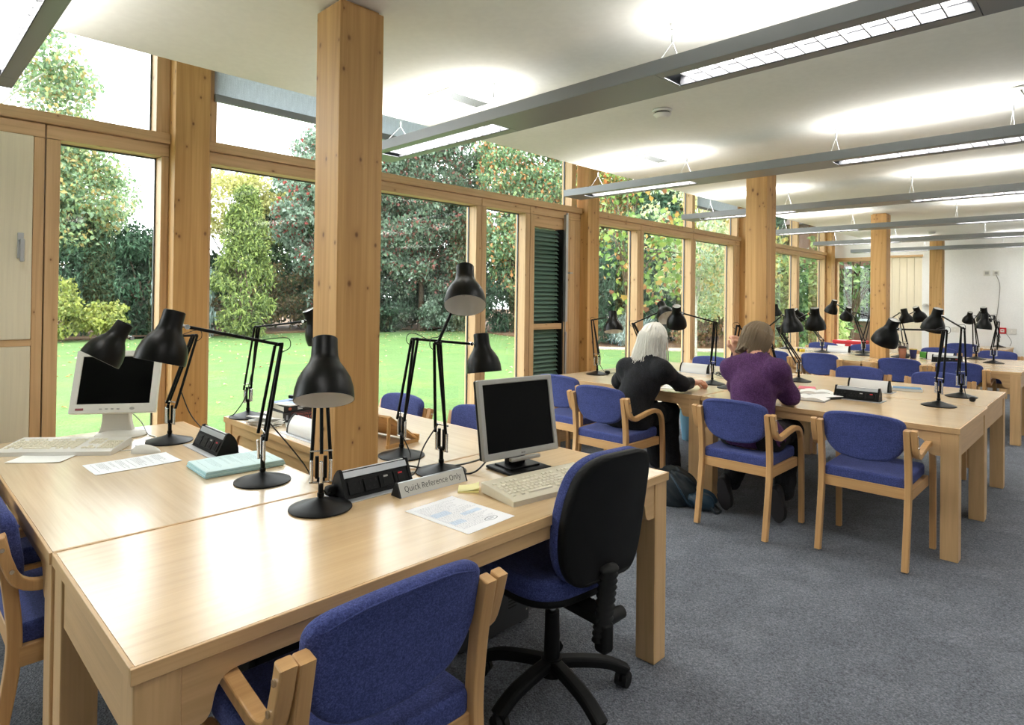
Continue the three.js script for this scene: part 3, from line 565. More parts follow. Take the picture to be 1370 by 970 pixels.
function desklamp(label, B, E, H, T, Rr, opt = {}) {
  const l = thing('desk_lamp', label, 'lamp', B, 0, 'black articulated desk lamps');
  const o = V(...B), e = V(...E).sub(o), h = V(...H).sub(o), t = V(...T).sub(o), r = V(...Rr).sub(o), p = V(0, 0.15, 0);
  mesh('base', G.lampBase, M.black, l);
  const flat = e.clone().setY(0).lengthSq() > 4e-4 ? h.clone().sub(e).setY(0) : h.clone().setY(0);
  const d = flat.normalize(), s = V(-d.z, 0, d.x);             // arm direction, sideways
  mesh('stem', merge([cyl(0.0085, 0.0085, 0.06, 0, 0.062, 0, 12), cyl(0.011, 0.011, 0.012, 0, 0.045, 0, 12)]), M.black, l);
  const fork = [-1, 1].map((k) => bar(V(0, 0.098, 0).addScaledVector(s, k * 0.013), V(0, 0.17, 0).addScaledVector(s, k * 0.013), 0.0062));
  fork.push(bar(V(0, 0.094, 0).addScaledVector(s, -0.013), V(0, 0.094, 0).addScaledVector(s, 0.013), 0.0075));
  mesh('yoke', merge(fork), M.black, l);
  for (const k of [-1, 0, 1]) {
    const a = p.clone().addScaledVector(d, k ? -0.006 : 0.018).addScaledVector(s, k * 0.03).add(V(0, k ? 0.005 : 0.03, 0)), b = e.clone().addScaledVector(d, k ? -0.01 : 0.014).addScaledVector(s, k * 0.01).add(V(0, k ? 0 : -0.006, 0));
    mesh('lower_arm', bar(a, b, 0.0062), M.black, l);
  }
  mesh('joint_bar', merge([bar(p.clone().addScaledVector(s, -0.036).add(V(0, 0.036, 0)), p.clone().addScaledVector(s, 0.036).add(V(0, 0.036, 0)), 0.0032), bar(V(0, 0.085, 0).addScaledVector(s, -0.036), V(0, 0.085, 0).addScaledVector(s, 0.036), 0.0032)]), M.chrome, l);
  for (const k of [-1, 0, 1]) {
    const m = mesh('spring', G.spring, M.chrome, l); const a = V(0, 0.086, 0).addScaledVector(s, k * 0.029).addScaledVector(d, k ? 0 : 0.014), b = V(0, 0.158, 0).addScaledVector(s, k * 0.03).addScaledVector(d, k ? 0 : 0.018);
    m.position.copy(a); m.quaternion.setFromUnitVectors(V(0, 1, 0), b.clone().sub(a).normalize()); m.scale.set(1, a.distanceTo(b), 1);
  }
  mesh('elbow', merge([bar(e.clone().addScaledVector(d, -0.016), e.clone().addScaledVector(d, 0.016), 0.007), bar(e.clone().addScaledVector(s, -0.012), e.clone().addScaledVector(s, 0.012), 0.0065)]), M.black, l);
  const ax = r.clone().sub(t).normalize();                     // shade axis, neck to rim
  const neck = t.clone().addScaledVector(ax, 0.045);
  const out = h.clone().sub(neck); out.addScaledVector(ax, -out.dot(ax)); if (out.length() < 1e-3) out.copy(e).sub(neck); out.normalize();
  const hk = neck.clone().addScaledVector(out, 0.052);
  mesh('upper_arm', bar(e, hk, 0.0062), M.black, l);
  mesh('shade_pivot', merge([bar(neck.clone().addScaledVector(out, 0.03), hk, 0.006), bar(hk.clone().addScaledVector(s, -0.01), hk.clone().addScaledVector(s, 0.01), 0.009)]), M.chrome, l);
  const sh = mesh('shade', G.shade, M.blackShade, l);
  sh.position.copy(t); sh.quaternion.setFromUnitVectors(V(0, -1, 0), ax);
  mesh('shade_lining', G.lining, M.white, sh); mesh('bulb', G.bulb, M.whitePlastic, sh); mesh('shade_cap', G.shadeTop, M.silver, sh);
  const q = [e.clone().add(V(0, -0.03, 0)).addScaledVector(d, -0.012), e.clone().addScaledVector(d, -0.04).add(V(0, -0.012, 0)), e.clone().addScaledVector(d, -0.036).add(V(0, 0.02, 0)), e.clone().add(V(0, 0.024, 0)), e.clone().addScaledVector(h.clone().sub(e), 0.18).add(V(0, 0.007, 0))];
  mesh('cable_loop', tube(q, 0.0018, 20, 5), M.cable, l);
  if (opt.cable) mesh('power_cable', tube(opt.cable.map((c) => V(...c).sub(o)), 0.0028, 60, 6), M.cable, l);
  if (opt.plug) mesh('plug', bx(0.05, 0.035, 0.035, ...V(...opt.plug).sub(o).toArray(), 'y', 0.012), M.rubber, l);
  return l;
}
desklamp('black desk lamp with tilted shade in front of the white monitor', [0.983, 0.74, -3.149], [1.097, 1.23, -3.184], [0.781, 1.235, -3.088], [0.779, 1.299, -3.092], [0.682, 1.141, -3.098], { cable: [[1.03, 0.98, -3.165], [1.06, 0.86, -3.1], [1.09, 0.79, -2.97], [1.1, 0.79, -2.9]] });
desklamp('black desk lamp with its base beside the pale blue booklet', [1.023, 0.74, -2.248], [1.072, 1.246, -2.234], [0.761, 1.308, -2.327], [0.74, 1.371, -2.336], [0.692, 1.192, -2.332], { cable: [[1.05, 0.95, -2.25], [1.13, 0.84, -2.22], [1.18, 0.76, -2.2], [1.2, 0.7, -2.18]] });
desklamp('black desk lamp at the window end of the neurology desk', [1.5, 0.74, -3.495], [1.528, 1.25, -3.454], [1.682, 1.294, -3.15], [1.679, 1.352, -3.153], [1.76, 1.186, -3.145], { cable: [[1.51, 0.98, -3.48], [1.47, 0.86, -3.46], [1.43, 0.77, -3.5], [1.42, 0.746, -3.55]] });
desklamp('black desk lamp in front of the pine pillar, shade facing out', [1.031, 0.74, -1.837], [1.069, 1.24, -1.913], [0.92, 1.238, -1.619], [0.919, 1.307, -1.626], [0.882, 1.138, -1.56], { cable: [[1.05, 0.79, -1.85], [1.08, 0.765, -1.88], [1.11, 0.76, -1.91]], plug: [1.12, 0.762, -1.92] });
desklamp('black desk lamp behind the pillar with its arm stretched over the silver monitor', [1.621, 0.74, -2.205], [1.68, 1.245, -2.198], [2.005, 1.203, -2.16], [2.028, 1.261, -2.143], [2.026, 1.079, -2.115], { cable: [[1.61, 0.94, -2.2], [1.585, 0.86, -2.16], [1.59, 0.77, -2.1], [1.53, 0.75, -2.06]], plug: [1.5, 0.762, -2.06] });
desklamp('tall raised black desk lamp behind the quick reference sign, white lining showing', [1.588, 0.74, -1.897], [1.568, 1.249, -1.903], [1.71, 1.5, -1.91], [1.683, 1.555, -1.877], [1.621, 1.397, -1.805], { cable: [[1.57, 0.93, -1.9], [1.5, 0.85, -1.9], [1.46, 0.76, -1.9], [1.4, 0.748, -1.93], [1.3, 0.748, -1.96]] });
desklamp('black desk lamp at the table end beside the green louvres', [4.69, 0.74, -3.398], [4.737, 1.235, -3.489], [4.586, 1.257, -3.196], [4.602, 1.323, -3.176], [4.566, 1.146, -3.137], { cable: [[4.7, 0.82, -3.37], [4.74, 0.76, -3.34], [4.85, 0.748, -3.32], [5.05, 0.748, -3.3]], plug: [4.76, 0.758, -3.335] });
desklamp('black desk lamp just behind the white-haired reader, shade tilted up', [4.95, 0.74, -3.02], [4.956, 1.209, -3.187], [4.945, 1.346, -2.887], [4.94, 1.4, -2.897], [4.865, 1.273, -2.786]);
desklamp('black desk lamp in front of the white-haired reader, next to her hand', [4.9, 0.74, -2.388], [4.92, 1.249, -2.377], [4.639, 1.321, -2.535], [4.624, 1.381, -2.565], [4.697, 1.216, -2.606]);
desklamp('black desk lamp mostly hidden behind the head of the purple-clad reader', [4.78, 0.74, -2.18], [4.902, 1.229, -2.175], [4.96, 1.13, -2.07], [4.945, 1.165, -2.065], [4.985, 0.985, -2.05]);
desklamp('black desk lamp right beside the head of the purple-clad reader', [5.03, 0.74, -1.93], [5.132, 1.213, -2.035], [4.93, 1.31, -1.81], [4.937, 1.375, -1.793], [4.938, 1.192, -1.767]);
desklamp('black desk lamp with leaning lower arm behind the open books', [5.663, 0.74, -1.972], [5.705, 1.191, -2.165], [5.64, 1.316, -1.866], [5.649, 1.378, -1.842], [5.693, 1.198, -1.849]);
desklamp('small far black desk lamp nearest the window wall', [9.4, 0.74, -3.45], [9.553, 1.202, -3.542], [9.66, 1.306, -3.704], [9.655, 1.385, -3.709], [9.66, 1.202, -3.687]);
desklamp('far black desk lamp reaching over the red box', [9.08, 0.74, -2.36], [9.134, 1.226, -2.476], [9.254, 1.398, -2.731], [9.246, 1.455, -2.757], [9.282, 1.286, -2.823]);
desklamp('far black desk lamp close behind the square pine pillar', [9.6, 0.74, -2.5], [9.691, 1.234, -2.448], [9.41, 1.296, -2.61], [9.406, 1.362, -2.626], [9.465, 1.195, -2.682]);
desklamp('black desk lamp at the open end of the purple-clad reader\'s table', [5.062, 0.74, -0.863], [5.091, 1.248, -0.838], [4.845, 1.255, -1.058], [4.843, 1.316, -1.074], [4.888, 1.153, -1.148]);
desklamp('black desk lamp beside the blue paperback', [5.681, 0.74, -0.831], [5.674, 1.25, -0.826], [5.936, 1.317, -1.015], [5.937, 1.388, -1.016], [5.975, 1.214, -1.066], { cable: [[5.67, 0.95, -0.84], [5.57, 0.85, -0.8], [5.53, 0.77, -0.78], [5.48, 0.748, -0.74]], plug: [5.47, 0.758, -0.735] });
desklamp('far black desk lamp behind the travel cup', [9.2, 0.74, -1.98], [9.311, 1.156, -2.196], [9.176, 1.305, -1.934], [9.176, 1.356, -1.938], [9.179, 1.175, -1.9]);
desklamp('far black desk lamp between the travel cup and the boarded door', [9.46, 0.74, -1.97], [9.547, 1.231, -2.048], [9.311, 1.321, -1.836], [9.311, 1.38, -1.836], [9.386, 1.216, -1.794]);
desklamp('far black desk lamp behind the loose white papers', [9.708, 0.74, -1.271], [9.603, 1.234, -1.282], [9.924, 1.302, -1.247], [9.927, 1.384, -1.227], [9.98, 1.206, -1.227]);
desklamp('far black desk lamp at the open end of the far tables', [9.225, 0.74, -1.044], [9.101, 1.224, -0.992], [9.405, 1.243, -1.119], [9.403, 1.309, -1.147], [9.399, 1.125, -1.163]);
desklamp('black desk lamp on the small table against the end wall', [12.7, 0.74, -1.38], [12.652, 1.243, -1.433], [12.432, 1.242, -1.679], [12.43, 1.294, -1.704], [12.513, 1.135, -1.748], { cable: [[12.66, 1.0, -1.3], [12.7, 0.85, -1.22], [12.75, 0.76, -1.24]] });
desklamp('far black desk lamp with a small tilted shade beside the yellow pack', [9.2, 0.74, -2.9], [9.331, 1.132, -3.133], [9.474, 1.284, -3.388], [9.485, 1.315, -3.358], [9.598, 1.172, -3.324]);

// ---------------------------------------------------------------- flat print
function canvasTex(w, h, draw) {
  const c = document.createElement('canvas'); c.width = w; c.height = h; const x = c.getContext('2d'); draw(x, w, h);
  const t = new THREE.CanvasTexture(c); t.colorSpace = THREE.SRGBColorSpace; t.needsUpdate = true; return t;
}
const sheetMat = (seed, bg, ink, dense = 1) => std({ roughness: 0.85, map: canvasTex(256, 360, (x, w, h) => {
  const r = rng(seed); x.fillStyle = bg; x.fillRect(0, 0, w, h);
  for (let y = 30; y < h - 26; y += 7) { if (r() < 0.16) { y += 8; continue; } let u = 24; const end = (w - 24) * (0.55 + 0.45 * r()); x.fillStyle = ink; while (u < end * dense) { const l = 4 + 14 * r(); x.globalAlpha = 0.35 + 0.4 * r(); x.fillRect(u, y, l, 2.4); u += l + 4; } }
  x.globalAlpha = 1;
}) });
const printA = sheetMat(3, '#f4f4f6', '#55607c'), printB = sheetMat(8, '#eef2f8', '#4a5058'), printBlue = sheetMat(14, '#cfe6ea', '#6f8f98'), printC = sheetMat(22, '#f5f5f2', '#8a8a88');
const formMat = std({ roughness: 0.85, map: canvasTex(360, 480, (x, w, h) => {
  const r = rng(5); x.fillStyle = '#f4f4f7'; x.fillRect(0, 0, w, h);
  x.fillStyle = '#d5e2f2'; x.fillRect(40, 150, 120, 60); x.fillRect(180, 240, 140, 40); x.fillRect(40, 300, 90, 50);
  x.fillStyle = '#6b7080'; for (let y = 40; y < h - 60; y += 11) { let u = 30; const e = w * (0.5 + 0.42 * r()); while (u < e) { const l = 5 + 16 * r(); x.globalAlpha = 0.3 + 0.4 * r(); x.fillRect(u, y, l, 3); u += l + 5; } }
  x.globalAlpha = 1; x.strokeStyle = '#2c2f3a'; x.lineWidth = 3; x.beginPath(); x.ellipse(250, 408, 44, 20, 0, 0, Math.PI * 2); x.stroke(); x.fillRect(226, 402, 48, 3); x.fillRect(232, 410, 36, 3);
}) });
// sheet lying on a table: w along local x, d along local z, top of the page towards -z
function sheet(name, label, w, d, x, y, z, turn, mat, curl = 0, th = 0.0008) {
  const g = new THREE.PlaneGeometry(w, d, 8, 8); g.rotateX(-Math.PI / 2);
  const p = g.attributes.position; for (let i = 0; i < p.count; i++) { const u = p.getX(i) / w, v = p.getZ(i) / d; p.setY(i, th + curl * (u * u * 2 + v * v) * 0.5); }
  g.computeVertexNormals();
  const b = new THREE.BoxGeometry(w, th, d, 8, 1, 8); const q = b.attributes.position; for (let i = 0; i < q.count; i++) { const u = q.getX(i) / w, v = q.getZ(i) / d; q.setY(i, q.getY(i) + th / 2 + curl * (u * u * 2 + v * v) * 0.5 - 0.0002); } b.computeVertexNormals();
  const o = thing(name, label, 'paper', [x, y, z], turn);
  mesh('sheet', b, M.paper, o); mesh('printed_face', g, mat, o);
  return o;
}
sheet('printed_form', 'white printed form with a circled stamp in front of the sign', 0.21, 0.285, 1.325, TH, -1.49, 0.06, formMat, 0.002);
sheet('text_sheet', 'printed text sheet lying in front of the computer mouse', 0.19, 0.31, 0.75, TH, -2.835, -Math.PI / 2 + 0.03, printB, 0.006);
sheet('loose_sheet', 'blank white sheet half under the cream keyboard', 0.21, 0.15, 0.505, TH, -3.165, -0.693, M.paper, 0.01);
sheet('lined_sheet', 'lined white sheet between the neurology book and the flap unit', 0.21, 0.28, 1.64, TH, -3.08, -0.4, printC, 0.003);
sheet('loose_sheet', 'white sheet under the hand of the white-haired reader', 0.21, 0.28, 4.52, TH, -2.5, -1.2, printC, 0.002);
sheet('loose_sheet', 'white sheets on the far table beside the black socket bar', 0.21, 0.29, 9.32, TH, -1.42, -1.2, printC, 0.003);
{ // pale blue booklet
  const b = thing('booklet', 'thick stack of pale blue printed sheets beside the lamp base', 'booklet', [1.035, TH, -2.515], -Math.PI / 2 - 0.04);
  for (let i = 0; i < 5; i++) { const m = mesh('leaf_block', bx(0.215 + 0.006 * (i % 2), 0.0045, 0.3 + 0.004 * ((i * 3) % 4), 0.002 * (i % 3), 0.0024 + i * 0.0048, 0, 'y', 0.0008), i % 2 ? M.paleblue ??= std({ color: '#a9d3dc', roughness: 0.85 }) : M.paleblue2 ??= std({ color: '#c3e2e8', roughness: 0.85 }), b); }
  const g = new THREE.PlaneGeometry(0.21, 0.296); g.rotateX(-Math.PI / 2); g.translate(0, 0.0249, 0); mesh('printed_face', g, printBlue, b);
}
{ // sticky note block
  const n = thing('sticky_notes', 'pad of pale yellow sticky notes beside the cream keyboard', 'notes', [1.515, TH, -1.655], 0.8);
  mesh('pad', bx(0.075, 0.005, 0.075, 0, 0.0025, 0, 'y', 0.0008), M.yellow ??= std({ color: '#efe59a', roughness: 0.85 }), n);
  const g = new THREE.PlaneGeometry(0.074, 0.074, 1, 6); g.rotateX(-Math.PI / 2); const p = g.attributes.position; for (let i = 0; i < p.count; i++) { const v = p.getZ(i) / 0.074 + 0.5; p.setY(i, 0.0055 + 0.012 * v * v); } g.computeVertexNormals(); mesh('top_note', g, M.yellow2 ??= std({ color: '#f3ebae', roughness: 0.85, side: THREE.DoubleSide }), n);
}
{ // quick reference sign
  const s = thing('desk_sign', 'small silver desk sign reading Quick Reference Only', 'sign', [1.43, TH, -1.765], 0.0);
  const tri = new THREE.Shape([new THREE.Vector2(0.026, 0), new THREE.Vector2(-0.026, 0), new THREE.Vector2(-0.004, 0.046), new THREE.Vector2(0.004, 0.046)]);
  let g = new THREE.ExtrudeGeometry(tri, { depth: 0.3, bevelEnabled: false }); g.translate(0, 0, -0.15); g.rotateY(-Math.PI / 2); mesh('body', g, M.alu, s);
  for (const k of [-1, 1]) { g = new THREE.ExtrudeGeometry(tri, { depth: 0.006, bevelEnabled: false }); g.translate(0, 0, -0.003); g.rotateY(-Math.PI / 2); g.scale(1, 1.04, 1.06); g.translate(k * 0.152, 0, 0); mesh('end_cap', g, M.rubber, s); }
  const t = canvasTex(1024, 160, (x, w, h) => { x.fillStyle = '#c4c3bd'; x.fillRect(0, 0, w, h); x.fillStyle = '#1a1a1c'; x.font = '92px sans-serif'; x.textAlign = 'center'; x.textBaseline = 'middle'; x.fillText('Quick Reference Only', w / 2, h / 2, w * 0.93); });
  g = new THREE.PlaneGeometry(0.298, 0.0465); g.rotateX(-0.445); g.translate(0, 0.0235, 0.0157); mesh('lettering', g, std({ map: t, roughness: 0.45, metalness: 0.2 }), s);
}
// ---------------------------------------------------------------- flip-up socket units, sockets facing local +z
function socketUnit(label, x, z, turn, group) {
  const u = thing('socket_unit', label, 'socket unit', [x, TH, z], turn, group);
  mesh('surround', merge([bb(-0.165, 0.165, 0, 0.004, 0.045, 0.075, 'x', 0.001), bb(-0.165, 0.165, 0, 0.004, -0.075, -0.055, 'x', 0.001), bb(-0.165, -0.15, 0, 0.004, -0.055, 0.045, 'x', 0.001), bb(0.15, 0.165, 0, 0.004, -0.055, 0.045, 'x', 0.001)]), M.alu, u);
  mesh('painted_recess_dark', bb(-0.15, 0.15, 0.0005, 0.0015, -0.055, 0.045, 'x', 0), M.rubber, u);  // flat black sheet, recess shade painted on the tabletop
  const prof = new THREE.Shape(); prof.moveTo(0.04, 0.0); prof.lineTo(-0.05, 0.0); prof.quadraticCurveTo(-0.05, 0.06, -0.012, 0.086); prof.lineTo(-0.002, 0.084); prof.closePath();
  const P = (d, x0, grow = 1) => { const g = new THREE.ExtrudeGeometry(prof, { depth: d, bevelEnabled: false, curveSegments: 10 }); g.scale(grow, grow, 1); g.rotateY(-Math.PI / 2); g.scale(1, 1, 1); g.translate(x0 + d / 2, 0.001, 0); return g; };
  // ExtrudeGeometry axes: profile x becomes z after the turn
  const body = mesh('body', P(0.262, 0, 0.98), M.blackPlastic, u);
  for (const k of [-1, 1]) mesh('end_cheek', P(0.012, k * 0.137, 1.06), M.black, u);
  // curved pale back
  const pts = []; for (let i = 0; i <= 10; i++) { const t = i / 10, a = (1 - t) * (1 - t), b = 2 * t * (1 - t), c = t * t; pts.push([a * -0.05 + b * -0.05 + c * -0.012, a * 0.001 + b * 0.06 + c * 0.086]); }
  const sh = new THREE.Shape([...pts.map(([q, y]) => new THREE.Vector2(q - 0.001, y + 0.0015)), ...pts.slice().reverse().map(([q, y]) => new THREE.Vector2(q + 0.002, y - 0.001))]);
  const bg = new THREE.ExtrudeGeometry(sh, { depth: 0.262, bevelEnabled: false }); bg.rotateY(-Math.PI / 2); bg.translate(0.131, 0, 0); mesh('back_shell', bg, M.paleMetal ??= std({ color: '#e3e3e2', metalness: 0.15, roughness: 0.4 }), u);
  mesh('top_lip', (() => { const g = bx(0.262, 0.022, 0.004, 0, 0, 0, 'x', 0.001); g.rotateX(-0.47); g.translate(0, 0.074, 0.0055); return g; })(), M.alu, u);
  // sockets on the sloping face
  for (let i = 0; i < 4; i++) {
    const s = new THREE.Group(); s.name = 'socket';
    const f = mesh('socket', bx(0.056, 0.044, 0.004, 0, 0, 0, 'x', 0.001), M.black, u);
    f.position.set(-0.095 + 0.063 * i, 0.034, 0.0265); f.rotation.x = -0.47;
    if (i < 2) { const hol = [[0, 0.01], [-0.01, -0.008], [0.01, -0.008]].map(([a, b], k) => bx(k ? 0.008 : 0.005, k ? 0.004 : 0.009, 0.001, a, b, 0.0022, 'x', 0)); hol.push(bx(0.006, 0.01, 0.003, 0.02, 0.012, 0.002, 'y', 0)); mesh('pin_holes', merge(hol), M.rubber, f); }
    else { mesh('insert', bx(0.028, 0.026, 0.003, 0, -0.004, 0.0022, 'x', 0.001), M.blackPlastic, f); mesh('label_strip', bx(0.018, 0.006, 0.001, 0, 0.015, 0.0022, 'x', 0), i === 3 ? M.red : M.silver, f); }
  }
}
const units = 'flip-up socket units';
socketUnit('black flip-up socket unit behind the quick reference sign', 1.27, -1.885, 0, units);
socketUnit('black flip-up socket unit behind the pale blue booklet', 1.075, -2.86, -Math.PI / 2, units);
socketUnit('flip-up socket unit on the neurology desk, pale curved back showing', 1.52, -2.82, Math.PI / 2, units);
socketUnit('black flip-up socket unit beside the closed notebook', 4.93, -1.32, -Math.PI / 2, units);
socketUnit('flip-up socket unit next to the blue paperback, pale back showing', 5.5, -1.385, Math.PI / 2, units);
socketUnit('flip-up socket unit opposite the white-haired reader, pale back showing', 5.55, -2.87, Math.PI / 2, units);
socketUnit('far flip-up socket unit between the papers and the green box', 8.78, -1.42, -Math.PI / 2, units);
socketUnit('far flip-up socket unit behind the black one, pale back showing', 9.2, -1.55, Math.PI / 2, units);
socketUnit('far flip-up socket unit beside the yellow pack, pale back showing', 9.4, -2.75, Math.PI / 2, units);

// ---------------------------------------------------------------- computers
function keyboard(label, x, z, turn, matBody, matKey) {
  const k = thing('keyboard', label, 'keyboard', [x, TH, z], turn);
  const s = new THREE.Shape([new THREE.Vector2(0.088, 0.0), new THREE.Vector2(0.088, 0.015), new THREE.Vector2(0.07, 0.021), new THREE.Vector2(-0.06, 0.036), new THREE.Vector2(-0.088, 0.037), new THREE.Vector2(-0.088, 0.008)]);
  const g = new THREE.ExtrudeGeometry(s, { depth: 0.456, bevelEnabled: true, bevelThickness: 0.003, bevelSize: 0.003, bevelSegments: 2 }); g.translate(0, 0, -0.228); g.rotateY(-Math.PI / 2); mesh('body', g, matBody, k);
  const key = (w) => { const q = new THREE.BoxGeometry(w, 0.009, 0.0155); const p = q.attributes.position; for (let i = 0; i < p.count; i++) if (p.getY(i) > 0) { p.setX(i, p.getX(i) * (1 - 0.005 / w)); p.setZ(i, p.getZ(i) * 0.72 - 0.001); } q.computeVertexNormals(); return q; };
  const small = key(0.0172), wide = key(0.036), space = key(0.11);
  const put = (geo, kx, row) => { const zz = 0.058 - row * 0.0195 - (row === 5 ? 0.006 : 0), y = 0.0215 + (0.058 - zz) * 0.107 + 0.004; const m = mesh('key', geo, matKey, k); m.position.set(kx, y, zz); m.rotation.x = 0.11; };
  for (let row = 1; row < 6; row++) for (let i = 0; i < 15; i++) { const kx = -0.207 + i * 0.0192; if (row === 5 && (i === 1 || i === 6 || i === 11)) continue; if (row < 5 && i === 14) continue; if (row < 5 && i === 13) { put(wide, kx + 0.0096, row); continue; } put(small, kx + (row < 5 ? ((row * 7) % 3) * 0.002 : 0), row); }
  put(space, -0.085, 0); for (const kx of [-0.205, -0.165, 0.0, 0.03, 0.06]) put(small, kx, 0);
  for (const [r0, n] of [[0, 3], [1, 1], [3, 3], [4, 3], [5, 3]]) for (let i = 0; i < n; i++) put(small, (n === 1 ? 0.1212 : 0.102) + i * 0.0192, r0);
  for (let row = 0; row < 5; row++) for (let i = 0; i < 4; i++) put(small, 0.166 + i * 0.0178, row);
  return k;
}
keyboard('cream keyboard in front of the silver monitor', 1.735, -1.475, -0.12, M.cream, M.creamKey);
keyboard('pale keyboard at the foot of the white monitor', 0.598, -3.255, -0.693, M.whitePlastic, M.creamKey);
{
  const m = thing('computer_mouse', 'white computer mouse beside the pale keyboard', 'mouse', [0.84, TH, -2.995], 0.9);
  const g = new THREE.SphereGeometry(1, 28, 16, 0, Math.PI * 2, 0, Math.PI / 2); g.scale(0.032, 0.034, 0.06); const p = g.attributes.position; for (let i = 0; i < p.count; i++) p.setY(i, p.getY(i) * (1 - 0.25 * p.getZ(i) / 0.06)); g.computeVertexNormals(); mesh('shell', g, M.whitePlastic, m);
  mesh('button_gap', bx(0.0012, 0.003, 0.04, 0, 0.0305, -0.024, 'y', 0), M.silver, m);
  mesh('cable', tube([V(0, 0.012, -0.058), V(0.03, 0.004, -0.12), V(0.08, 0.003, -0.17), V(0.1, 0.003, -0.26), V(0.2, 0.003, -0.3)], 0.0022, 40, 6), M.whitePlastic, m);
}
function monitor(name, label, x, y, z, yaw, tilt, w, h, o) {
  const m = thing(name, label, 'monitor', [x, TH, z], yaw);
  const s = new THREE.Group(); // build the tilted panel directly in the monitor's axes
  const place = (g) => { g.rotateX(-tilt); g.translate(0, y - TH, 0); return g; };
  const bz = o.bezel, sh = rrect(w, h, 0.008, 0, h / 2), hole = new THREE.Path(); const x0 = -w / 2 + bz, x1 = w / 2 - bz, y0 = o.chin, y1 = h - bz;
  hole.moveTo(x0, y0); hole.lineTo(x0, y1); hole.lineTo(x1, y1); hole.lineTo(x1, y0); hole.closePath(); sh.holes.push(hole);
  mesh('bezel', place((() => { const g = ext(sh, 0.022, 0.004, 2); g.translate(0, 0, -0.011); return g; })()), o.mat, m);
  mesh('screen', place(bb(x0 - 0.003, x1 + 0.003, y0 - 0.003, y1 + 0.003, -0.016, -0.006, 'y', 0)), M.screen, m);
  const back = bx(w * 0.99, h * 0.99, 0.02, 0, h / 2, -0.03, 'y', 0.006), hump = bx(w * 0.7, h * 0.66, 0.05, 0, h * 0.48, -0.055, 'y', 0.02);
  mesh('housing', place(merge([back, hump])), o.backMat, m);
  return m;
}
{
  const m = monitor('flat_monitor', 'silver flat monitor with black screen on the wide desk', 1.847, 0.8, -1.694, -0.13, 0.17, 0.385, 0.312, { bezel: 0.021, chin: 0.026, mat: M.silver, backMat: M.black });
  mesh('speaker_bar', bx(0.15, 0.014, 0.02, 0, 0.052, 0.008, 'x', 0.004), M.silver, m);
  mesh('neck', merge([bx(0.085, 0.11, 0.035, 0, 0.07, -0.055, 'y', 0.006)]), M.black, m);
  mesh('stand', merge([bx(0.21, 0.012, 0.17, 0, 0.007, -0.03, 'y', 0.005), bx(0.15, 0.008, 0.11, 0, 0.016, -0.04, 'y', 0.003)]), M.black, m);
  const t = canvasTex(128, 48, (x, w, h) => { x.fillStyle = '#a9a8a4'; x.fillRect(0, 0, w, h); x.fillStyle = '#3a3a3c'; x.font = 'bold 40px sans-serif'; x.textAlign = 'center'; x.textBaseline = 'middle'; x.fillText('acer', w / 2, h / 2); });
  const g = new THREE.PlaneGeometry(0.034, 0.0127); g.translate(0, 0.013, 0.0006); g.rotateX(-0.17); g.translate(0, 0.06, 0); mesh('maker_mark', g, std({ map: t, roughness: 0.4, metalness: 0.4 }), m);
  mesh('video_cable', tube([V(-0.05, 0.1, -0.08), V(-0.12, 0.03, -0.14), V(-0.3, 0.006, -0.2), V(-0.5, 0.006, -0.22)], 0.004, 40, 6), M.greycable, m);
  mesh('power_cable', tube([V(-0.1, 0.06, -0.08), V(-0.2, 0.006, -0.07), V(-0.28, 0.006, -0.16), V(-0.36, 0.008, -0.3)], 0.0035, 40, 6), M.cable, m);
}
{
  const m = monitor('white_monitor', 'white flat monitor with black screen standing before the garden window', 0.8, 0.862, -3.385, -0.56, 0.33, 0.372, 0.305, { bezel: 0.03, chin: 0.045, mat: M.whitePlastic, backMat: M.whitePlastic });
  const f = (g) => { g.rotateX(-0.33); g.translate(0, 0.122, 0); return g; };
  mesh('badge', f(bx(0.034, 0.01, 0.002, -0.14, 0.02, 0.0005, 'x', 0)), M.badge ??= std({ color: '#8f4a50', roughness: 0.4 }), m);
  mesh('buttons', f(merge([-0.05, -0.025, 0, 0.025].map((u) => bx(0.012, 0.006, 0.003, u, 0.02, 0.0005, 'x', 0.001)).concat([(() => { const g = cyl(0.011, 0.011, 0.003, 0, 0, 0, 18); g.rotateX(Math.PI / 2); g.scale(1, 0.6, 1); g.translate(0.085, 0.02, 0.0005); return g; })()]))), M.silver, m);
  const neck = new THREE.Shape(); neck.moveTo(-0.075, 0.02); neck.quadraticCurveTo(-0.055, 0.06, -0.06, 0.15); neck.lineTo(0.06, 0.15); neck.quadraticCurveTo(0.055, 0.06, 0.075, 0.02); neck.closePath();
  const g = ext(neck, 0.05, 0.006, 2); g.translate(0, 0, -0.075); mesh('neck', g, M.whitePlastic, m);
  const b = lathe([[0, 0], [0.105, 0], [0.108, 0.006], [0.1, 0.016], [0.06, 0.028], [0, 0.03]], 40); b.scale(1.05, 1, 0.85); b.translate(0.02, 0, -0.07); mesh('stand', b, M.whitePlastic, m);
  mesh('cable', tube([V(0.04, 0.12, -0.1), V(0.09, 0.05, -0.13), V(0.14, 0.006, -0.06), V(0.2, 0.004, 0.02), V(0.17, 0.004, 0.08)], 0.0028, 40, 6), M.silver, m);
}
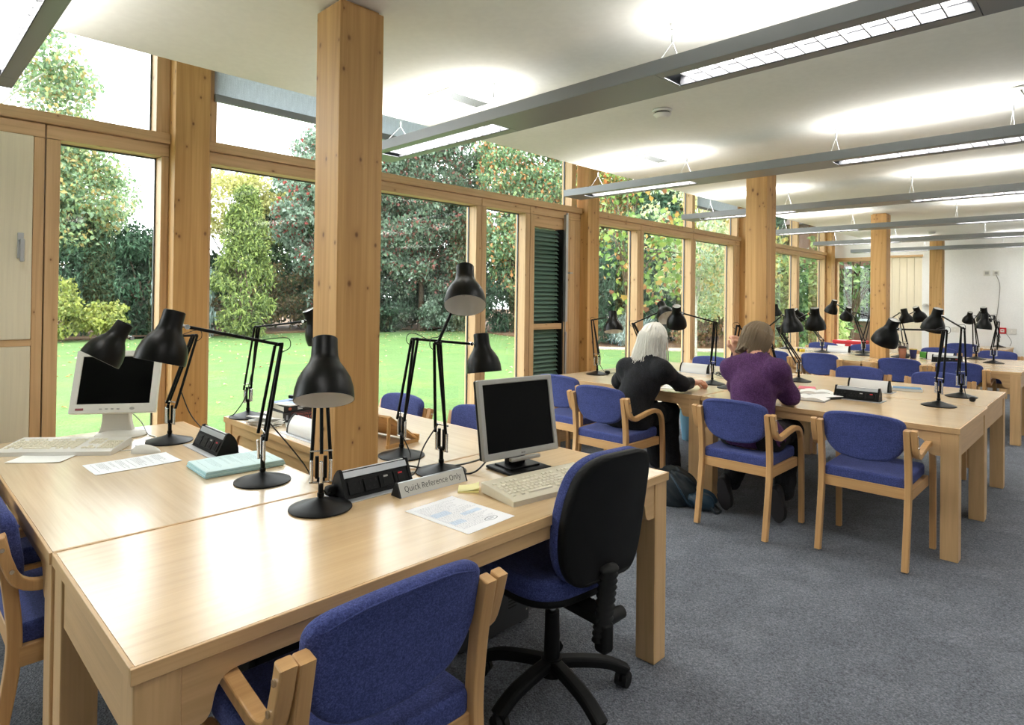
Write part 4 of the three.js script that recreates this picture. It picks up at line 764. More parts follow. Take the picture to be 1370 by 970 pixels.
function tower(label, x, z, turn, mat) {
  const t = thing('computer_tower', label, 'computer', [x, 0, z], turn);
  mesh('case', bx(0.42, 0.4, 0.175, 0, 0.212, 0, 'y', 0.006), mat, t);
  mesh('front_panel', bx(0.02, 0.4, 0.175, -0.22, 0.212, 0, 'y', 0.008), M.black, t);
  for (const [u, v] of [[-1, -1], [-1, 1], [1, -1], [1, 1]]) mesh('foot', cyl(0.014, 0.014, 0.014, u * 0.17, 0.007, v * 0.06, 12), M.rubber, t);
  mesh('vent_holes', merge([0, 1, 2, 3, 4].map((i) => bx(0.05, 0.005, 0.002, 0.1, 0.1 + i * 0.014, 0.088, 'x', 0))), M.rubber, t);
  mesh('screw', merge([bx(0.008, 0.008, 0.003, 0.19, 0.36, 0.0885), bx(0.008, 0.008, 0.003, 0.19, 0.06, 0.0885)]), M.silver, t);
}
tower('dark grey computer tower under the wide desk, behind the swivel chair base', 1.86, -1.94, 0, std({ color: '#37383a', roughness: 0.5 }));
tower('black computer tower under the wide desk, behind the blue chair', 0.98, -1.8, 0, M.black);
tower('black computer tower under the white monitor desk', 0.9, -3.2, Math.PI / 2, M.black);

// ---------------------------------------------------------------- books and small things
function book(name, label, w, h, d, x, y, z, turn, cover, front) {
  const b = thing(name, label, 'book', [x, y, z], turn);
  mesh('pages', bx(w - 0.006, h - 0.005, d - 0.006, -0.001, h / 2, 0.002, 'x', 0.001), M.pages ??= std({ color: '#e9e4d6', roughness: 0.85 }), b);
  mesh('cover', merge([bx(w, 0.0025, d, 0, 0.00125, 0, 'x', 0), bx(w, 0.0025, d, 0, h - 0.00125, 0, 'x', 0), bx(w, h, 0.003, 0, h / 2, d / 2 - 0.0015, 'x', 0)]), cover, b);
  if (front) front(b);
}
const navy = std({ color: '#1b1c26', roughness: 0.5 });
book('neurology_book', 'thick dark textbook with a red lettered spine on the desk by the window', 0.27, 0.055, 0.19, 1.695, TH, -3.29, 0.02, navy, (b) => {
  const t = canvasTex(512, 104, (x, w, h) => { x.fillStyle = '#15161c'; x.fillRect(0, 0, w, h); x.fillStyle = '#5b1f22'; x.fillRect(90, 6, 330, 92); x.fillStyle = '#15161c'; x.fillRect(96, 11, 318, 82); x.fillStyle = '#b04a3e'; x.font = 'bold 30px serif'; x.textAlign = 'center'; x.textBaseline = 'middle'; x.fillText('PRINCIPLES OF', 256, 32); x.font = 'bold 46px serif'; x.fillText('NEUROLOGY', 256, 70); x.fillStyle = '#8d8f96'; x.fillRect(30, 26, 22, 50); });
  const g = new THREE.PlaneGeometry(0.268, 0.0545); g.translate(0, 0.0275, 0.0953); mesh('spine_print', g, std({ map: t, roughness: 0.45 }), b);
});
book('textbook', 'black textbook lying on top of the neurology book', 0.28, 0.03, 0.2, 1.72, TH + 0.055, -3.3, -0.06, M.black, (b) => {
  const t = canvasTex(256, 32, (x, w, h) => { x.fillStyle = '#101012'; x.fillRect(0, 0, w, h); x.fillStyle = '#c05a3a'; x.beginPath(); x.arc(30, 16, 9, 0, 7); x.fill(); x.fillStyle = '#d8d8d8'; x.fillRect(70, 8, 40, 6); x.fillRect(70, 18, 26, 5); });
  const g = new THREE.PlaneGeometry(0.278, 0.029); g.translate(0, 0.015, 0.1003); mesh('spine_print', g, std({ map: t, roughness: 0.45 }), b);
});
sheet('magazine', 'blue and white magazine on top of the black textbook', 0.21, 0.19, 1.68, TH + 0.085, -3.3, 0.2, std({ roughness: 0.4, map: canvasTex(128, 128, (x, w, h) => { x.fillStyle = '#e6ebf2'; x.fillRect(0, 0, w, h); x.fillStyle = '#4a6fb5'; x.fillRect(0, 0, w, 46); x.fillStyle = '#9fb9dd'; x.fillRect(10, 60, 60, 50); }) }), 0.01, 0.006);
single('laptop_sleeve', bx(0.2, 0.02, 0.15, 0, 0.01, 0, 'x', 0.006), M.black, 'slim black case on the book pile by the pillar', 'case', [1.79, TH + 0.1, -3.32], 0.2);
{
  const p = thing('paper_bundle', 'untidy bundle of white papers beside the neurology book', 'papers', [1.475, TH, -3.22], 0.3);
  for (let i = 0; i < 5; i++) { const g = new THREE.BoxGeometry(0.09, 0.004, 0.18, 6, 1, 6), q = g.attributes.position; for (let j = 0; j < q.count; j++) q.setY(j, q.getY(j) + 0.004 + i * 0.007 + 0.006 * Math.sin(q.getX(j) * 40 + i * 2) * (i ? 1 : 0) + (i === 4 ? 0.03 * Math.max(0, -q.getX(j) / 0.1) : 0)); g.computeVertexNormals(); g.rotateY(0.25 * (i % 3) - 0.2); mesh('sheet', g, M.paper, p); }
}
{ // wooden bookrest
  const r = thing('bookrest', 'wooden bookrest standing behind the pine pillar', 'bookrest', [1.72, TH, -2.5], Math.PI / 2 + 0.15);
  const board = bx(0.3, 0.012, 0.22, 0, 0, 0, 'x', 0.003); board.rotateX(0.62); board.translate(0, 0.08, 0); mesh('board', board, M.pine, r);
  for (const k of [-1, 1]) { mesh('side_leg', bar(V(k * 0.14, 0.008, -0.09), V(k * 0.14, 0.14, -0.086), 0.008), M.pine, r); mesh('foot_rail', bx(0.016, 0.016, 0.2, k * 0.14, 0.008, 0, 'z', 0.002), M.pine, r); }
  mesh('ledge', bx(0.3, 0.03, 0.014, 0, 0.022, 0.098, 'x', 0.003), M.pine, r);
}
function openBook(label, x, z, turn, s = 1, mat = printC) {
  const b = thing('open_book', label, 'book', [x, TH, z], turn);
  for (const k of [-1, 1]) {
    const g = new THREE.BoxGeometry(0.14 * s, 0.018, 0.2 * s, 10, 1, 1), p = g.attributes.position; g.translate(k * 0.07 * s, 0.009, 0);
    for (let i = 0; i < p.count; i++) { const u = Math.abs(p.getX(i)) / (0.14 * s); if (p.getY(i) > 0.01) p.setY(i, 0.006 + 0.022 * Math.sin(Math.PI * Math.min(1, 0.15 + u * 0.75)) * (1 - 0.35 * u)); } g.computeVertexNormals(); mesh('page_block', g, M.paper, b);
  }
  mesh('cover', bx(0.29 * s, 0.002, 0.208 * s, 0, 0.001, 0, 'x', 0), navy, b);
}
openBook('open white book beside the purple-clad reader, pages up', 4.68, -1.56, -1.5, 0.85);
openBook('open white book further in, next to the lamp stem', 5.02, -1.62, -1.3, 0.8);
book('pink_paperback', 'paperback with a pink edge under white pages behind the open books', 0.16, 0.02, 0.12, 5.15, TH, -1.73, 0.3, std({ color: '#d8586a', roughness: 0.6 }));
book('notebook', 'closed notebook with a white page on top beside the socket unit', 0.2, 0.016, 0.15, 4.83, TH, -1.5, -0.5, navy, (b) => mesh('top_page', bx(0.185, 0.002, 0.14, 0, 0.017, 0, 'x', 0), M.paper, b));
book('blue_paperback', 'blue and white paperback lying flat between socket unit and lamp', 0.2, 0.02, 0.14, 5.76, TH, -1.19, -1.35, std({ color: '#e4e6e2', roughness: 0.5 }), (b) => mesh('blue_cover', bx(0.19, 0.0015, 0.13, 0, 0.0207, 0, 'x', 0), std({ color: '#4f8fc0', roughness: 0.4 }), b));
{
  const c = thing('travel_cup', 'brown travel cup with a dark lid', 'cup', [9.0, TH, -1.91]);
  mesh('body', lathe([[0, 0], [0.032, 0], [0.043, 0.13], [0, 0.13]], 28), std({ color: '#9a6650', roughness: 0.55 }), c);
  mesh('lid', lathe([[0, 0.128], [0.046, 0.128], [0.046, 0.142], [0.038, 0.156], [0, 0.156]], 28), std({ color: '#3a2a26', roughness: 0.5 }), c);
  mesh('sleeve', lathe([[0.0372, 0.05], [0.0425, 0.1], [0.041, 0.1], [0.036, 0.05]], 28), std({ color: '#a8735c', roughness: 0.8 }), c);
}
{
  const c = thing('paper_cup', 'dark blue paper cup with a yellow rim', 'cup', [9.17, TH, -1.83]);
  mesh('body', lathe([[0, 0.004], [0.03, 0], [0.042, 0.11], [0.04, 0.11], [0.028, 0.006], [0, 0.006]], 28), std({ color: '#28336e', roughness: 0.5 }), c);
  mesh('rim', (() => { const g = new THREE.TorusGeometry(0.0425, 0.004, 8, 28); g.rotateX(Math.PI / 2); g.translate(0, 0.112, 0); return g; })(), std({ color: '#d9c23a', roughness: 0.5 }), c);
}
{
  const c = thing('green_box', 'small bright green carton beside the paper cup', 'box', [9.32, TH, -1.72], 0.75);
  mesh('carton', bx(0.15, 0.075, 0.07, 0, 0.0375, 0, 'x', 0.002), std({ color: '#58b03c', roughness: 0.5 }), c);
  mesh('print_panel', bx(0.06, 0.04, 0.002, -0.02, 0.042, 0.0355, 'x', 0), std({ color: '#bfe2a0', roughness: 0.5 }), c);
  mesh('under_paper', bx(0.2, 0.004, 0.11, 0.02, 0.002, 0.02, 'x', 0.001), M.paper, c);
}
{
  const c = thing('yellow_pack', 'yellow and black pack on the far table near the windows', 'pack', [9.05, TH, -3.13], 0.7);
  mesh('pack_body', bx(0.16, 0.04, 0.06, 0, 0.02, 0, 'x', 0.004), std({ color: '#d3b53a', roughness: 0.5 }), c);
  mesh('band', bx(0.08, 0.042, 0.062, 0, 0.02, 0, 'x', 0.003), M.black, c);
}
{ // red box by the end window
  const c = thing('red_box', 'red box with white label panels under the end window', 'box', [12.5, 0, -3.46]);
  mesh('body', bx(0.3, 0.7, 0.5, 0, 0.35, 0, 'y', 0.01), M.red, c);
  mesh('lid', bx(0.32, 0.05, 0.52, 0, 0.715, 0, 'y', 0.012), M.red, c);
  for (const k of [-1, 1]) { const g = bx(0.003, 0.09, 0.14, -0.1525, 0.63, k * 0.12, 'y', 0); mesh('label_panel', g, M.paper, c); const h = bx(0.12, 0.002, 0.14, -0.08, 0.741, k * 0.12, 'y', 0); mesh('label_panel', h, M.paper, c); }
}
{ // waste bin
  const c = thing('waste_bin', 'pale blue waste bin under the table behind the white-haired reader', 'bin', [5.95, 0, -3.1]);
  mesh('bin', lathe([[0, 0], [0.11, 0], [0.14, 0.3], [0.135, 0.3], [0.106, 0.006], [0, 0.006]], 32), std({ color: '#7fb3cf', roughness: 0.5 }), c);
  mesh('rim', (() => { const g = new THREE.TorusGeometry(0.139, 0.006, 8, 32); g.rotateX(Math.PI / 2); g.translate(0, 0.3, 0); return g; })(), std({ color: '#8fc0da', roughness: 0.5 }), c);
}
{ // cable drop and floor box under the near reading tables
  const c = thing('floor_socket', 'black floor socket with cables rising to the reading table', 'socket', [5.1, 0, -2.55]);
  mesh('plate', bx(0.3, 0.006, 0.16, 0, 0.003, 0, 'y', 0.002), M.blackPlastic, c);
  mesh('plug', bx(0.05, 0.04, 0.05, 0, 0.026, 0, 'y', 0.01), M.rubber, c);
  mesh('cable', tube([V(0, 0.03, 0), V(0.02, 0.2, 0.03), V(-0.02, 0.45, 0.05), V(-0.06, 0.7, 0.0)], 0.005, 40, 6), M.cable, c);
  mesh('cable', tube([V(0.02, 0.03, 0), V(0.06, 0.25, -0.02), V(0.03, 0.5, 0.02), V(0.0, 0.7, 0.04)], 0.004, 40, 6), M.cable, c);
}
{
  const pts = []; for (let i = 0; i < 26; i++) { const a = i * 0.9; pts.push(V(0.05 * Math.cos(a) + 0.002 * i, 0.006 + 0.03 * Math.abs(Math.sin(i * 0.8)), 0.03 * Math.sin(a))); }
  single('coiled_cable', tube(pts, 0.003, 160, 6), M.cable, 'coiled black cable beside the pale flap unit near the white-haired reader', 'cable', [5.4, TH, -2.55], 0.8);
}
// ---------------------------------------------------------------- people
function sdfMesh(fn, c, half, res) {
  const mc = new MarchingCubes(res, M.skin, false, false, 90000);
  mc.isolation = 0;
  const hs = res / 2;
  for (let k = 0; k < res; k++) for (let j = 0; j < res; j++) for (let i = 0; i < res; i++)
    mc.field[i + j * res + k * res * res] = -fn(c[0] + (i - hs) / hs * half, c[1] + (j - hs) / hs * half, c[2] + (k - hs) / hs * half);
  mc.update();
  const n = mc.count, g = new THREE.BufferGeometry();
  const pos = new Float32Array(mc.positionArray.subarray(0, n * 3)), nor = new Float32Array(mc.normalArray.subarray(0, n * 3));
  for (let i = 0; i < n; i++) { pos[i * 3] = pos[i * 3] * half + c[0]; pos[i * 3 + 1] = pos[i * 3 + 1] * half + c[1]; pos[i * 3 + 2] = pos[i * 3 + 2] * half + c[2]; const l = Math.hypot(nor[i * 3], nor[i * 3 + 1], nor[i * 3 + 2]) || 1; nor[i * 3] /= l; nor[i * 3 + 1] /= l; nor[i * 3 + 2] /= l; }
  g.setAttribute('position', new THREE.BufferAttribute(pos, 3)); g.setAttribute('normal', new THREE.BufferAttribute(nor, 3));
  return g;
}
const smin = (a, b, k) => { const h = Math.max(k - Math.abs(a - b), 0) / k; return Math.min(a, b) - h * h * k * 0.25; };
function cone(x, y, z, a, b, ra, rb) {
  const dx = b[0] - a[0], dy = b[1] - a[1], dz = b[2] - a[2], px = x - a[0], py = y - a[1], pz = z - a[2];
  const t = Math.min(1, Math.max(0, (px * dx + py * dy + pz * dz) / (dx * dx + dy * dy + dz * dz || 1)));
  return Math.hypot(px - dx * t, py - dy * t, pz - dz * t) - (ra + (rb - ra) * t);
}
const bones = (list, k = 0.035, grow = 0) => (x, y, z) => { let d = 1e3; for (const [a, b, ra, rb] of list) d = smin(d, cone(x, y, z, a, b, ra, rb), k); return d - grow; };
const ell = (x, y, z, cx, cy, cz, rx, ry, rz) => { const u = (x - cx) / rx, v = (y - cy) / ry, w = (z - cz) / rz, q = Math.hypot(u, v, w); return (q - 1) * Math.min(rx, ry, rz); };
function frame(c, fwd, up = [0, 1, 0]) { const f = V(...fwd).normalize(), u0 = V(...up), r = new THREE.Vector3().crossVectors(f, u0).normalize(), u = new THREE.Vector3().crossVectors(r, f); const o = V(...c); return { f, u, r, o, loc: (x, y, z) => { const p = V(x - o.x, y - o.y, z - o.z); return [p.dot(r), p.dot(u), p.dot(f)]; }, at: (s, y, z) => o.clone().addScaledVector(r, s).addScaledVector(u, y).addScaledVector(f, z) }; }
const headSDF = (F) => (x, y, z) => {
  const [s, h, f] = F.loc(x, y, z); const a = Math.abs(s);
  let d = ell(s, h, f, 0, 0.03, -0.012, 0.073, 0.088, 0.092);
  d = smin(d, ell(s, h, f, 0, -0.04, 0.03, 0.053, 0.062, 0.062), 0.035);
  d = smin(d, ell(s, h, f, 0, -0.083, 0.062, 0.024, 0.02, 0.022), 0.03);
  d = smin(d, cone(s, h, f, [0, 0.012, 0.08], [0, -0.026, 0.103], 0.008, 0.012), 0.014);
  d = smin(d, ell(s, h, f, 0, -0.055, 0.085, 0.022, 0.009, 0.012), 0.008);
  d = Math.max(d, -(Math.hypot(a - 0.031, h - 0.012, f - 0.093) - 0.014));
  d = smin(d, Math.hypot(a - 0.031, h - 0.013, f - 0.073) - 0.0145, 0.004);
  d = smin(d, ell(a, h, f, 0.074, 0.0, -0.012, 0.011, 0.03, 0.019), 0.008);
  return d;
};
// hand: wrist, direction of the palm, normal of the back of the hand, curl of the fingers
function handBones(w, dir, nrm, side, curl) {
  const d = V(...dir).normalize(), n = V(...nrm).addScaledVector(d, -V(...nrm).dot(d)).normalize(), s = new THREE.Vector3().crossVectors(d, n).multiplyScalar(side), o = V(...w), L = [];
  const P = (a, b, c) => o.clone().addScaledVector(d, a).addScaledVector(s, b).addScaledVector(n, c).toArray();
  L.push([P(0, 0, 0), P(0.035, 0, 0), 0.023, 0.025]);
  for (let i = 0; i < 4; i++) {
    const b = -0.028 + i * 0.0187, len = [0.066, 0.076, 0.07, 0.056][i], k = [[0.03, b * 0.6, 0], [0.08, b, 0]];
    L.push([P(...k[0]), P(...k[1]), 0.015, 0.0115]);
    let p = [0.08, b, 0], a = 0; const seg = [0.45, 0.32, 0.25];
    for (let j = 0; j < 3; j++) { a += curl * [0.8, 1.1, 0.8][j]; const q = [p[0] + Math.cos(a) * len * seg[j], b, p[2] - Math.sin(a) * len * seg[j]]; L.push([P(...p), P(...q), 0.0098 - j * 0.0008, 0.009 - j * 0.0009]); p = q; }
  }
  L.push([P(0.018, -0.024, -0.004), P(0.052, -0.05, -0.016), 0.0145, 0.0115]); L.push([P(0.052, -0.05, -0.016), P(0.082, -0.048, -0.03), 0.0105, 0.0085]);
  return L;
}
const noise3 = (x, y, z) => pn(x, y + z * 1.7, 64, 64, 9) - 0.5;
function person(label, base, J) {
  const P = thing('person', label, 'person', base);
  const lc = (g) => { g.translate(-base[0], -base[1], -base[2]); return g; };
  const F = frame(J.head, J.look), N = J.neck, hd = headSDF(F);
  const limb = [
    [J.pelvis, J.chest, 0.115, 0.115], [J.chest, N, 0.1, 0.055], [J.hipL, J.hipR, 0.1, 0.1], [J.shL, J.shR, 0.055, 0.055],
    [J.shL, J.elL, 0.048, 0.038], [J.elL, J.wrL, 0.038, 0.026], [J.shR, J.elR, 0.048, 0.038], [J.elR, J.wrR, 0.038, 0.026],
    [J.hipL, J.knL, 0.082, 0.055], [J.knL, J.anL, 0.052, 0.034], [J.hipR, J.knR, 0.082, 0.055], [J.knR, J.anR, 0.052, 0.034]];
  const neckTop = F.at(0, -0.05, -0.02).toArray();
  const bodyFn = bones(limb, 0.04), neckFn = (x, y, z) => smin(cone(x, y, z, N, neckTop, 0.056, 0.05), hd(x, y, z), 0.03);
  const g = [sdfMesh((x, y, z) => smin(bodyFn(x, y, z), cone(x, y, z, N, neckTop, 0.054, 0.048), 0.03), J.centre, 0.72, 96), sdfMesh(neckFn, F.at(0, -0.02, 0).toArray(), 0.2, 88)];
  for (const k of ['L', 'R']) if (J['hand' + k]) { const [dir, nrm, curl] = J['hand' + k], hb = handBones(J['wr' + k], dir, nrm, k === 'L' ? 1 : -1, curl); hb.push([J['el' + k], J['wr' + k], 0.037, 0.0245]); const w = V(...J['wr' + k]).addScaledVector(V(...dir).normalize(), 0.06).toArray(); g.push(sdfMesh(bones(hb, 0.011), w, 0.14, 84)); }
  const body = mesh('body', lc(merge(g)), M.skin, P);
  for (const s of [-1, 1]) { const e = new THREE.SphereGeometry(0.0105, 14, 10), q = F.at(s * 0.031, 0.012, 0.0805); e.translate(q.x, q.y, q.z); const m = mesh('eye', lc(e), M.paper, body); const i = new THREE.SphereGeometry(0.0055, 10, 8), r = F.at(s * 0.031, 0.012, 0.0868); i.translate(r.x, r.y, r.z); mesh('iris', lc(i), M.black, m); }
  // clothes
  const top = [[J.pelvis, J.chest, 0.135, 0.132], [J.chest, N, 0.116, 0.062], [J.hipL, J.hipR, 0.112, 0.112], [J.shL, J.shR, 0.068, 0.068], [N, J.shL, 0.066, 0.06], [N, J.shR, 0.066, 0.06], [J.chest, J.shL, 0.1, 0.06], [J.chest, J.shR, 0.1, 0.06], [J.shL, J.elL, 0.06, 0.054], [J.elL, J.wrL, 0.054, 0.039], [J.shR, J.elR, 0.06, 0.054], [J.elR, J.wrR, 0.054, 0.039]];
  const tf = bones(top, 0.05), fold = (x, y, z) => 0.012 * noise3(x * 9 + 40, y * 22 + 40, z * 9 + 40) + 0.008 * noise3(x * 30 + 40, y * 12 + 40, z * 30 + 40);
  const cuff = (a, b, x, y, z, keep) => { const d = V(...b).sub(V(...a)); const t = V(x, y, z).sub(V(...a)).dot(d) / d.length(); return t - d.length() * keep; };
  mesh('jumper', uvm(lc(sdfMesh((x, y, z) => {
    let d = tf(x, y, z) + fold(x, y, z);
    d = Math.max(d, J.hem - y, -(Math.hypot(x - N[0], (y - N[1] - 0.05) * 1.0, z - N[2]) - 0.062));
    for (const k of ['L', 'R']) { const dx = Math.hypot(x - J['wr' + k][0], y - J['wr' + k][1], z - J['wr' + k][2]); if (dx < 0.12) d = Math.max(d, cuff(J['el' + k], J['wr' + k], x, y, z, J.cuff)); }
    if (J.tableGuard && x > J.tableGuard) d = Math.max(d, 0.752 - y);
    return d;
  }, J.centre, 0.72, 132))), J.topMat, P);
  const leg = [[J.hipL, J.hipR, 0.112, 0.112], [J.pelvis, [J.pelvis[0], J.pelvis[1] + 0.1, J.pelvis[2]], 0.118, 0.11], [J.hipL, J.knL, 0.098, 0.076], [J.knL, J.anL, 0.072, 0.062], [J.hipR, J.knR, 0.098, 0.076], [J.knR, J.anR, 0.072, 0.062]], lf = bones(leg, 0.04);
  mesh('trousers', uvm(lc(sdfMesh((x, y, z) => { let d = lf(x, y, z) + fold(x + 3, y, z) * 0.8; d = Math.max(d, (x < J.seatFront && y > 0.34 ? 0.492 - y : -9), 0.05 - y, y - 0.69); return d; }, [J.centre[0], 0.4, J.centre[2]], 0.6, 110))), M.blackcloth, P);
  for (const k of ['L', 'R']) {
    const S = frame(J['heel' + k], V(...J['toe' + k]).sub(V(...J['heel' + k])).toArray(), J['soleUp'] ?? [0, 1, 0]);
    const L = V(...J['toe' + k]).distanceTo(V(...J['heel' + k]));
    const sole = (x, y, z) => { const [s, h, f] = S.loc(x, y, z); let d = smin(ell(s, h, f, 0, 0.03, L * 0.72, 0.045, 0.034, L * 0.36), ell(s, h, f, 0, 0.038, L * 0.22, 0.036, 0.045, L * 0.3), 0.03); d = Math.max(d, 0.0 - h); return d; };
    const m = mesh('shoe', lc(sdfMesh(sole, S.at(0, 0.03, L / 2).toArray(), 0.19, 64)), M.shoe ??= std({ color: '#17161a', roughness: 0.6 }), P);
    const so = new THREE.Shape(); for (let i = 0; i <= 40; i++) { const a = i / 40 * Math.PI * 2, c = Math.cos(a), w = c > 0 ? 0.046 : 0.037; const q = [Math.sin(a) * w, L / 2 + c * L * 0.54]; i ? so.lineTo(...q) : so.moveTo(...q); }
    const sg = new THREE.ExtrudeGeometry(so, { depth: 0.012, bevelEnabled: true, bevelThickness: 0.003, bevelSize: 0.003, bevelSegments: 2 });
    const mm = new THREE.Matrix4().makeBasis(S.r, S.f, S.u); mm.setPosition(S.o.clone().addScaledVector(S.u, -0.012)); if (mm.determinant() < 0) sg.scale(-1, 1, 1); sg.applyMatrix4(mm); mesh('sole', lc(sg), M.sole ??= std({ color: '#231f22', roughness: 0.8 }), m);
  }
  return { P, F, lc };
}
function hairCap(F, len, flare, lift, seed) {
  return (x, y, z) => {
    const [s, h, f] = F.loc(x, y, z), ang = Math.atan2(s, f + 0.02);
    const streak = 0.007 * (pn(ang * 9 + 30, h * 3 + 20, 64, 64, seed) - 0.5) + 0.004 * (pn(ang * 26 + 90, h * 5 + 20, 256, 64, seed + 2) - 0.5);
    let d = ell(s, h, f, 0, 0.038, -0.016, 0.088, 0.1 + lift, 0.104);
    const r = 0.083 + flare * Math.min(1, Math.max(0, -h / len)), curtain = Math.max(Math.hypot(s, (f + 0.022) * 0.9) - r, h - 0.05, -len + 0.02 * Math.cos(ang * 7) - h);
    d = smin(d, curtain, 0.03) + streak * 1.6;
    // open over the face
    const face = Math.max(Math.abs(s) - 0.055 - 0.1 * Math.max(0, 0.06 - f), 0.03 - f, h - 0.062 + 0.25 * Math.abs(s));
    return Math.max(d, -face);
  };
}
{ // white-haired reader
  const base = [3.95, 0, -2.53];
  const { P, F, lc } = person('person with shoulder-length white hair and black clothes writing at the table', base, {
    head: [4.165, 1.105, -2.49], look: [0.8, -0.14, 0.6], neck: [4.08, 0.965, -2.5], pelvis: [3.94, 0.58, -2.57], chest: [4.03, 0.8, -2.52], hipL: [3.94, 0.565, -2.64], hipR: [3.94, 0.565, -2.505],
    shL: [4.04, 0.9, -2.65], shR: [4.06, 0.915, -2.37], elL: [4.12, 0.79, -2.77], wrL: [4.36, 0.79, -2.66], elR: [4.24, 0.805, -2.31], wrR: [4.47, 0.79, -2.35],
    knL: [4.33, 0.57, -2.62], anL: [4.4, 0.16, -2.6], knR: [4.35, 0.57, -2.475], anR: [4.42, 0.13, -2.47], heelL: [4.37, 0.018, -2.61], toeL: [4.58, 0.018, -2.58], heelR: [4.38, 0.018, -2.48], toeR: [4.6, 0.018, -2.46],
    centre: [4.15, 0.62, -2.53], hem: 0.56, cuff: 0.9, tableGuard: 4.19, seatFront: 4.09, topMat: M.blackcloth,
    handR: [[0.9, 0.02, 0.3], [0.1, 0.9, -0.35], 0.55], handL: [[0.9, 0.0, 0.3], [0, 1, 0], 0.35] });
  M.whiteHair = std({ color: '#e8e5dc', roughness: 0.5 });
  const cap = sdfMesh(hairCap(F, 0.2, 0.048, 0.016, 4), F.at(0, -0.03, -0.01).toArray(), 0.24, 104);
  const r = rng(77), st = [cap];
  for (let i = 0; i < 620; i++) {
    const a = (r() - 0.5) * 4.5 + Math.PI, e = -0.13 - 0.13 * r(), o = 0.02 * r(), w = (r() - 0.5) * 0.7;
    const q = [[0.5, 0.115], [0.95, 0.06], [1.06, -0.02], [1.12 + 0.1 * r(), -0.1], [1.1 + 0.34 * r(), e]].map(([k, h], j) => { const an = a + w * j * 0.3; return F.at(Math.sin(an) * (0.088 + o) * k, h, -0.018 + Math.cos(an) * (0.098 + o) * k); });
    st.push(tube(q, 0.002 + 0.002 * r(), 10, 4));
  }
  mesh('hair', lc(merge(st)), M.whiteHair, P);
}
{ // purple-clad reader
  const base = [4.02, 0, -1.69];
  const { P, F, lc } = person('person in a purple jumper with short brown hair bent over books', base, {
    head: [4.29, 1.15, -1.765], look: [0.78, -0.42, 0.45], neck: [4.19, 1.035, -1.735], pelvis: [4.02, 0.58, -1.69], chest: [4.1, 0.84, -1.71], hipL: [4.02, 0.565, -1.78], hipR: [4.02, 0.565, -1.59],
    shL: [4.14, 0.965, -1.865], shR: [4.15, 0.975, -1.58], elL: [4.34, 0.82, -1.93], wrL: [4.31, 1.06, -1.92], elR: [4.25, 0.81, -1.535], wrR: [4.47, 0.79, -1.62],
    knL: [4.37, 0.56, -1.81], anL: [4.15, 0.2, -1.88], knR: [4.37, 0.56, -1.57], anR: [4.18, 0.2, -1.54], heelL: [4.04, 0.235, -1.895], toeL: [4.09, 0.028, -1.885], heelR: [4.05, 0.235, -1.55], toeR: [4.1, 0.028, -1.54], soleUp: [0.9, 0.4, 0],
    centre: [4.18, 0.62, -1.71], hem: 0.5, cuff: 0.93, tableGuard: 4.19, seatFront: 4.2, topMat: M.purple,
    handL: [[0.02, 1, 0.0], [-0.6, 0, 0.8], 0.7], handR: [[0.8, 0.0, -0.5], [0, 1, 0], 0.4] });
  M.brownHair = std({ color: '#77644c', roughness: 0.55 });
  const cap = sdfMesh(hairCap(F, 0.1, 0.006, 0.0, 14), F.at(0, 0, -0.01).toArray(), 0.19, 92), r = rng(31), st = [cap];
  for (let i = 0; i < 150; i++) {
    const a = (r() - 0.5) * 4.6 + Math.PI, e = -0.06 - 0.05 * r(), o = 0.004 * r(), w = (r() - 0.5) * 0.2;
    const q = [[0.3, 0.13], [0.8, 0.085], [1.02, 0.02], [1.0, e * 0.5], [0.94, e]].map(([k, h], j) => { const an = a + w * j * 0.3; return F.at(Math.sin(an) * (0.09 + o) * k, h, -0.017 + Math.cos(an) * (0.103 + o) * k); });
    st.push(tube(q, 0.002 + 0.0014 * r(), 9, 4));
  }
  mesh('hair', lc(merge(st)), M.brownHair, P);
  const gl = []; for (const s of [-1, 1]) { const t = new THREE.TorusGeometry(0.021, 0.0018, 6, 20); const m4 = new THREE.Matrix4().makeBasis(F.r, F.u, F.f.clone().negate().multiplyScalar(-1)); m4.setPosition(F.at(s * 0.032, 0.01, 0.104)); t.applyMatrix4(m4); gl.push(t, bar(F.at(s * 0.052, 0.014, 0.102), F.at(s * 0.08, 0.012, 0.0), 0.0016)); }
  gl.push(bar(F.at(-0.012, 0.012, 0.105), F.at(0.012, 0.012, 0.105), 0.0016));
  mesh('glasses', lc(merge(gl)), M.black, P);
}
{ // pen in the hand of the white-haired reader
  single('pen', merge([bar(V(-0.05, 0.07, 0.0), V(0.035, 0.004, 0.02), 0.004), bar(V(0.035, 0.004, 0.02), V(0.04, 0.0005, 0.021), 0.002)]), M.white, 'pen held in the hand of the white-haired reader', 'pen', [4.545, TH, -2.325]);
}
